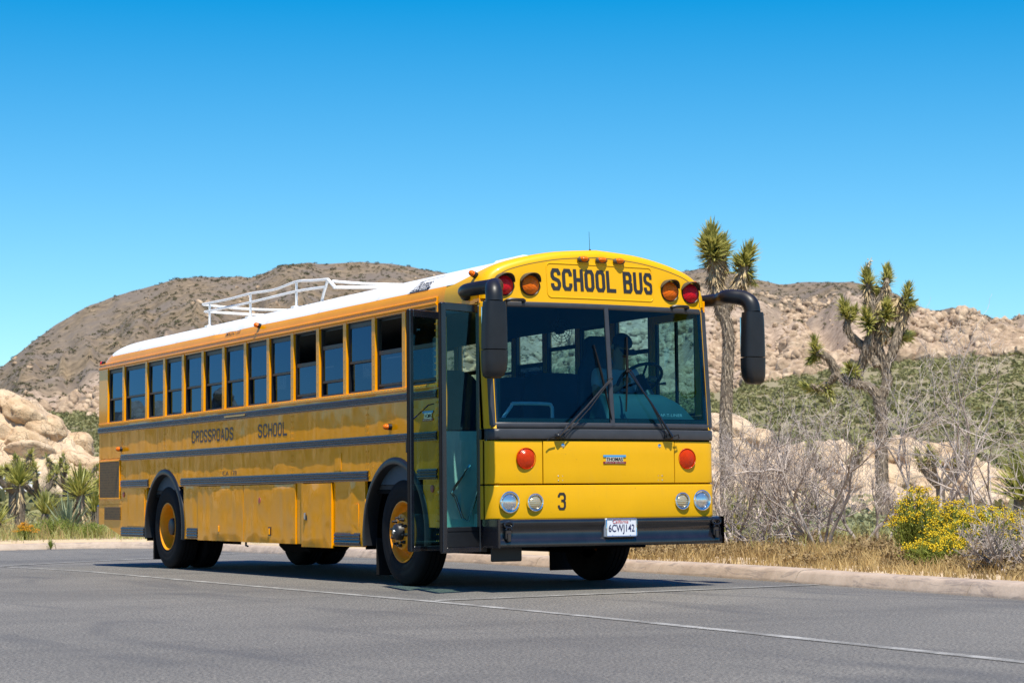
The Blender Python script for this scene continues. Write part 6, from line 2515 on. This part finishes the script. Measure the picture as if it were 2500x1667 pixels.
# small Joshua trees farther off
def small_joshua(label, az, dist, h, seed, group, arms=4):
    rr = np.random.default_rng(seed)
    limbs, tips, dead = [], [], []
    fork = h * rr.uniform(0.35, 0.5)
    limbs.append(([(0, 0, -0.1), (0.02, 0, fork * .5), (0, 0, fork)], [0.13, 0.11, 0.11]))
    for k in range(arms):
        a = k * 2 * math.pi / arms + rr.uniform(-0.4, 0.4)
        sp = rr.uniform(0.25, 0.5) * h
        e = (math.cos(a) * sp, math.sin(a) * sp, h * rr.uniform(0.7, 1.0))
        mid = (e[0] * 0.6, e[1] * 0.6, (fork + e[2]) / 2 - 0.1)
        limbs.append(([(0, 0, fork - 0.05), mid, e], [0.09, 0.08, 0.06]))
        tips.append((e, (e[0] * .5, e[1] * .5, 0.8), 0.95))
        dead.append(((e[0], e[1], e[2] - 0.1), (e[0] * .3, e[1] * .3, 1), 0.8))
        e2 = (mid[0] * 1.5, mid[1] * 1.3 - 0.15, mid[2] + 0.35)
        limbs.append(([mid, ((mid[0] + e2[0]) / 2, (mid[1] + e2[1]) / 2, mid[2] + 0.1), e2], [0.065, 0.06, 0.05]))
        tips.append((e2, (e2[0], e2[1], 0.5), 0.85))
    return joshua(label, az, dist, limbs, tips, dead, seed, group, 1.0, 80, rz=rr.uniform(0, 6))


small_joshua('bushy Joshua tree at the left picture edge before the tan outcrop', 14.95, 66, 2.2, 41, 'small joshua trees', 6)
small_joshua('bushy Joshua tree second from the left picture edge', 15.65, 70, 1.9, 42, 'small joshua trees', 5)
small_joshua('dark Joshua tree with sparse arms before the low pale boulder heap', 16.35, 78, 2.3, 43, 'small joshua trees', 5)
small_joshua('short Joshua tree just left of the engine grille', 16.9, 70, 1.5, 44, 'small joshua trees', 4)
small_joshua('low Joshua tree between the two right-hand outcrops', 37.45, 58, 2.3, 45, 'small joshua trees', 4)
small_joshua('low Joshua tree before the rounded right-hand outcrop', 40.15, 56, 2.1, 46, 'small joshua trees', 4)


def yucca(label, az, dist, h, L, n_, seed, mat='yucca_leaf', a1=95, wid=0.045, skirt=True, group='yuccas'):
    rr = np.random.default_rng(seed)
    bx, by, bz = terr(az, dist)
    root = empty('yucca', (bx, by, bz - 0.03), rr.uniform(0, 6))
    tag(root, label, 'yucca', group)
    if h > 0.15:
        q = MB()
        branch_tube(q, [(0, 0, -0.05), (0.03, 0.01, h * .5), (0.0, 0.0, h)], [0.10, 0.10, 0.09])
        q.build('stem', 'joshua_bark', root, True, 60)
        if skirt:
            rosette('dead_leaf_skirt', (0, 0, h - 0.05), (0, 0, 1), root, rr, n_, h * 0.75, 140, 175, L * .5, L * .75, wid, 'dead_leaf', 0.1)
    rosette('leaf_rosette', (0, 0, h + 0.12), (0, 0, 1), root, rr, n_, 0.22, 3, a1, L * 0.75, L * 1.08, wid, mat, 0.04)
    return root


yucca('tall yucca with a shaggy dark stem, leftmost of the yuccas', 15.12, 51, 1.25, 0.62, 90, 51)
yucca('bright yellow green yucca low between the two tall yuccas', 15.83, 48.5, 0.55, 0.62, 70, 52, a1=70)
yucca('large yucca with grey hanging skirt close to the rear of the bus', 16.72, 50.5, 1.0, 0.75, 110, 53)
yucca('pale blue green yucca at ground level behind the kerb, left of the bus', 16.42, 47.5, 0.05, 0.95, 46, 54, 'agave_leaf', 62, 0.06)
yucca('small yucca half cut off by the left picture edge', 14.55, 50, 0.35, 0.6, 60, 55)
yucca('yucca peeping out beside the lower engine grille', 17.12, 52, 0.55, 0.7, 70, 56)
yucca('yellow green yucca behind the bare shrub next to the bus corner', 34.75, 37, 0.15, 0.85, 110, 57, a1=85)
yucca('second yellow green yucca deeper in the bare shrub by the bus', 35.5, 39, 0.1, 0.8, 80, 58, a1=85)
yucca('dark green yucca between the two grey bare shrubs', 36.75, 52, 0.45, 0.75, 80, 59)
yucca('big dark yucca at the right picture edge', 42.25, 38, 0.75, 0.85, 130, 60)
yucca('small round yucca low before the long outcrop', 35.35, 50, 0.5, 0.5, 70, 61)


# ---- bare shrubs
def bare_shrub(label, az, dist, h, lean, seed, stems=6, spread=0.9, group='leafless shrubs', levels=4):
    rr = np.random.default_rng(seed)
    bx, by, bz = terr(az, dist)
    root = empty('bare_shrub', (bx, by, bz - 0.03), -math.radians(az))
    tag(root, label, 'shrub', group)
    qs = [MB() for _ in range(2)]

    def grow(p, d, L, r0, lev):
        n_ = 4 if lev < 2 else 3
        pts = [p]
        cur = np.array(p)
        dd = np.array(d)
        for i in range(n_):
            dd = dd + rr.normal(0, 0.17, 3) + np.array([0, 0, 0.05])
            dd /= np.linalg.norm(dd)
            cur = cur + dd * L / n_
            if cur[2] < 0.03:
                cur[2] = 0.03 + rr.uniform(0, 0.05)
                dd[2] = abs(dd[2])
            pts.append(cur.copy())
        rads = [r0 * (1 - 0.62 * i / n_) for i in range(n_ + 1)]
        qs[0 if lev < 2 else 1].tube(pts, rads, 5 if lev < 2 else 3, False)
        if lev >= levels:
            return
        nb = rr.integers(4, 6) if lev == 0 else rr.integers(3, 6)
        for k in range(nb):
            j = rr.uniform(0.25, 1.0) if k else 1.0
            i0 = min(int(j * n_), n_ - 1)
            b0 = pts[i0] + (pts[i0 + 1] - pts[i0]) * (j * n_ - i0)
            side_ = rr.normal(0, 1, 3)
            nd = dd * 0.75 + side_ / np.linalg.norm(side_) * rr.uniform(0.5, 0.95)
            nd[2] += 0.12
            nd /= np.linalg.norm(nd)
            grow(b0, nd, L * rr.uniform(0.45, 0.75), max(0.0032, r0 * rr.uniform(0.38, 0.55)), lev + 1)
    for s in range(stems):
        a = rr.uniform(0, 2 * math.pi)
        d = np.array([math.cos(a) * spread + lean, math.sin(a) * spread * 0.7, rr.uniform(0.55, 1.1)])
        d /= np.linalg.norm(d)
        grow(np.array([rr.normal(0, 0.08), rr.normal(0, 0.08), 0.0]), d, h * rr.uniform(0.42, 0.66), 0.038 * rr.uniform(0.6, 1.1), 0)
    qs[0].build('branches', 'twig_grey', root, True, 80, False)
    tag(qs[1].build('twigs', 'twig_grey', root, False, 80, False), kind='stuff')
    return root


bare_shrub('grey leafless shrub leaning left towards the corner of the bus', 36.9, 27.5, 2.0, -0.55, 71, 8, 0.75)
bare_shrub('low grey leafless shrub hard against the bus corner', 34.7, 28.0, 1.6, 0.1, 72, 9, 1.0)
bare_shrub('grey leafless shrub standing just behind the leaning one', 36.1, 31.0, 1.9, 0.0, 77, 7, 0.9)
bare_shrub('tall wispy grey shrub, highest of the leafless shrubs at right', 39.9, 30.5, 3.0, 0.25, 73, 4, 0.55)
bare_shrub('wide grey leafless shrub behind the yellow flowers', 41.6, 27.0, 2.2, 0.1, 74, 5, 0.85, levels=3)
bare_shrub('dense grey dead shrub lying in front of the yellow flowers at the right edge', 42.0, 19.6, 0.6, 0.05, 75, 7, 1.3)
bare_shrub('spindly grey shrub between the leaning shrub and the tall wispy one', 38.2, 29.5, 1.4, 0.0, 76, 4, 0.9)


# ---- flowering bushes
def flower_bush(label, az, dist, h, wd, seed, petal='petal_yellow', nst=170, group='yellow flowering bushes', nfl=3):
    rr = np.random.default_rng(seed)
    bx, by, bz = terr(az, dist)
    root = empty('flowering_bush', (bx, by, bz - 0.02), -math.radians(az))
    tag(root, label, 'bush', group)
    st, lv, lf, pv, pf = MB(), [], [], [], []
    for i in range(nst):
        a = rr.uniform(0, 2 * math.pi)
        ra = math.sqrt(rr.uniform(0, 1))
        tip = np.array([math.cos(a) * ra * wd, math.sin(a) * ra * wd * 0.8, h * (1 - 0.45 * ra * ra) * rr.uniform(0.75, 1.05)])
        base = np.array([tip[0] * 0.25, tip[1] * 0.25, 0])
        mid = (base + tip) / 2 + rr.normal(0, 0.04, 3)
        st.tube([base, mid, tip], [0.006, 0.004, 0.003], 3, False)
        for k in range(7):
            t = rr.uniform(0.45, 1)
            p = mid + (tip - mid) * (t * 2 - 1) if t > .5 else base + (mid - base) * t * 2
            d = rr.normal(0, 1, 3)
            d[2] = abs(d[2]) + 0.4
            d /= np.linalg.norm(d)
            s_ = np.cross(d, rr.normal(size=3))
            s_ /= np.linalg.norm(s_)
            q_ = len(lv)
            Lf = rr.uniform(0.05, 0.11)
            lv += [p - s_ * 0.006, p + s_ * 0.006, p + d * Lf]
            lf.append((q_, q_ + 1, q_ + 2))
        if rr.uniform() < 0.8 * (1 - 0.55 * ra) and tip[2] > h * 0.5:
            for k in range(nfl * 3):
                c = tip + rr.normal(0, 1, 3) * np.array([0.034, 0.034, 0.012]) + np.array([0, 0, 0.015])
                s_ = rr.uniform(0.007, 0.014)
                q_ = len(pv)
                pv += [c + np.array(e) * s_ for e in ((1, 0, 0), (-1, 0, 0), (0, 1, 0), (0, -1, 0), (0, 0, .8), (0, 0, -.6))]
                pf += [(q_ + a_, q_ + b_, q_ + c_) for a_, b_, c_ in ((0, 2, 4), (2, 1, 4), (1, 3, 4), (3, 0, 4), (2, 0, 5), (1, 2, 5), (3, 1, 5), (0, 3, 5))]
    tag(st.build('stems', 'bush_green', root, False, 60, False), kind='stuff')
    tag(mesh_np('leaves', np.array(lv), np.array(lf), 'bush_green', root), kind='stuff')
    tag(mesh_np('flowers', np.array(pv), np.array(pf), petal, root), kind='stuff')
    return root


flower_bush('yellow flowering bush under the tall wispy shrub, left of the other yellow bushes', 39.55, 23.4, 0.82, 0.34, 81, nst=230)
flower_bush('low yellow flowering bush nearest the kerb, below the others', 40.15, 20.9, 0.34, 0.42, 83, nst=190)
flower_bush('yellow flowering bush second from the left behind the kerb', 40.55, 22.4, 0.66, 0.34, 82, nst=230)
flower_bush('broad yellow flowering bush in the middle of the row behind the kerb', 41.25, 21.4, 0.60, 0.46, 87, nst=260)
flower_bush('yellow flowering bush next to the right picture edge', 41.95, 21.9, 0.58, 0.40, 88, nst=230)
flower_bush('yellow flowering bush cut off by the right picture edge', 42.6, 21.5, 0.52, 0.42, 84, nst=200)
flower_bush('orange flowering clump on the ground behind the kerb, far left', 15.3, 45.6, 0.36, 0.24, 85, 'petal_orange', 90, 'orange flowers', 5)
for i, (az, d, h, wd) in enumerate(((16.05, 46.8, 0.5, 0.6), (17.0, 47.0, 0.35, 0.5))):
    flower_bush(('rounded grey green bush beside the orange flowers', 'low yellow green bush behind the kerb beneath the engine grille')[i], az, d, h, wd, 86 + i, 'bush_green', 170, 'low bushes behind the left kerb', 1)

# ---- grass along the kerb


def grass(name, label, az0, az1, n_, dmin, dmax, h0, h1, mat, seed, kd=(0.34, 4.0), cl=1.0):
    rr = np.random.default_rng(seed)
    az = rr.uniform(az0, az1, n_)
    r_ = dmin + (dmax - dmin) * rr.uniform(0, 1, n_) ** 1.3
    P = polar(az, r_)
    k_ = kerb_dist(P[:, 0], P[:, 1])
    cz_ = fbm(P[:, 0] * 1.3, P[:, 1] * 1.3, 3, seed)
    ok = (k_ > kd[0]) & (k_ < kd[1]) & (rr.uniform(-1, 1, n_) < cz_ * 2 + cl)
    P, k_ = P[ok], k_[ok]
    m_ = len(P)
    hgt = rr.uniform(h0, h1, m_) * np.clip(0.45 + k_ * 0.45, 0.4, 1.2)
    th = rr.uniform(0, 2 * np.pi, m_)
    ln = rr.normal(0, 0.35, (m_, 2)) * hgt[:, None]
    w_ = rr.uniform(0.004, 0.008, m_)
    dx, dy = np.cos(th) * w_, np.sin(th) * w_
    base = P - np.array([0, 0, 0.03])
    V = np.zeros((m_, 5, 3))
    V[:, 0] = base + np.stack([-dx, -dy, 0 * dx], -1)
    V[:, 1] = base + np.stack([dx, dy, 0 * dx], -1)
    mid = base + np.stack([ln[:, 0] * .35, ln[:, 1] * .35, hgt * .6], -1)
    V[:, 2] = mid + np.stack([dx, dy, 0 * dx], -1) * .8
    V[:, 3] = mid - np.stack([dx, dy, 0 * dx], -1) * .8
    V[:, 4] = base + np.stack([ln[:, 0], ln[:, 1], hgt], -1)
    i0 = np.arange(m_)[:, None] * 5
    F = np.concatenate([np.concatenate([i0, i0 + 1, i0 + 2], 1), np.concatenate([i0, i0 + 2, i0 + 3], 1), np.concatenate([i0 + 3, i0 + 2, i0 + 4], 1)])
    o = mesh_np(name, V.reshape(-1, 3), F, mat)
    return tag(o, label, 'grass', kind='stuff')


grass('dry_grass', 'golden dry grass growing along the kerb at the right', 29.5, 44.5, 70000, 17, 34, 0.04, 0.21, 'dry_grass', 91, (0.34, 7.0), 0.15)
grass('green_grass', 'sparse greenish grass among the leafless shrubs', 30, 44.5, 9000, 19, 36, 0.10, 0.36, 'green_grass', 92, (2.6, 10), 0.0)
grass('roadside_grass', 'yellow green grass behind the kerb left of the bus', 12, 26, 22000, 40, 56, 0.10, 0.36, 'green_grass', 93, (0.4, 8), 0.4)
grass('pale_grass', 'pale straw grass among the yuccas', 12, 26, 9000, 42, 62, 0.15, 0.5, 'dry_grass', 94, (0.8, 14), 0.4)
rr = np.random.default_rng(96)
ab = rr.uniform(30, 44.5, 1100)
rb_ = rr.uniform(17, 33, 1100)
PB = polar(ab, rb_)
kb = kerb_dist(PB[:, 0], PB[:, 1])
ok = (kb > 0.8) & (kb < 7) & (rr.uniform(-1, 1, 1100) < fbm(PB[:, 0] * 0.9, PB[:, 1] * 0.9, 3, 9) * 2.2 - 0.1)
tag(scatter('dry_brush', BT2, PB[ok], rr.uniform(0.10, 0.26, int(ok.sum())), 'dead_brush', rr, 0.2, (1.2, 1.2, 1.0)),
    'low brown dried brush scattered through the golden grass', 'brush', kind='stuff')
rr = np.random.default_rng(95)
tx, ty = 3.45, 26.15
tuft = empty('grass_tuft', (tx, ty, gz1(ty)))
tag(tuft, 'small green grass tuft growing in the gutter at the left kerb', 'grass')
rosette('blades', (0, 0, 0.05), (0, 0, 1), tuft, rr, 70, 0.05, 0, 60, 0.12, 0.24, 0.012, 'bush_green', 0.05)

# ---- parked car, glimpsed at the left edge
cx_, cy_, cz_ = terr(14.75, 88)
car = empty('parked_car', (cx_, cy_, cz_), R(8))
tag(car, 'white parked car half hidden behind the left Joshua trees', 'car')
simple('car_white', (0.75, 0.76, 0.78), 0.25, coat=0.6)
simple('car_glass', (0.02, 0.025, 0.03), 0.05, coat=0.5)
prof = [(-2.2, 0.35), (-2.25, 0.7), (-2.1, 0.92), (-1.5, 1.0), (-0.7, 1.05), (-0.1, 1.46), (1.2, 1.50), (1.9, 1.12), (2.2, 1.05), (2.25, 0.4)]
q = MB()
q.prism(prof, lambda a, c: (a, -0.85 + 0.12 * max(0, (c - 1.0) / 0.5), c), lambda a, c: (a, 0.85 - 0.12 * max(0, (c - 1.0) / 0.5), c))
q.build('car_body', 'car_white', car, True, 30)
for s_ in (-1, 1):
    q = MB()
    q.prism([(-0.55, 1.06), (-0.08, 1.38), (1.15, 1.42), (1.7, 1.1)], lambda a, c: (a, s_ * (0.855 - 0.12 * max(0, (c - 1.0) / 0.5)), c), lambda a, c: (a, s_ * (0.80 - 0.12 * max(0, (c - 1.0) / 0.5)), c))
    q.build('car_window', 'car_glass', car)
    for a in (-1.4, 1.4):
        MB().lathe([(0.0, 0.01), (0.0, 0.2), (0.02, 0.3), (0.1, 0.32), (0.2, 0.32)], (a, s_ * 0.88, 0.32), 'y', 20, -s_).build('car_wheel', 'rubber', car)
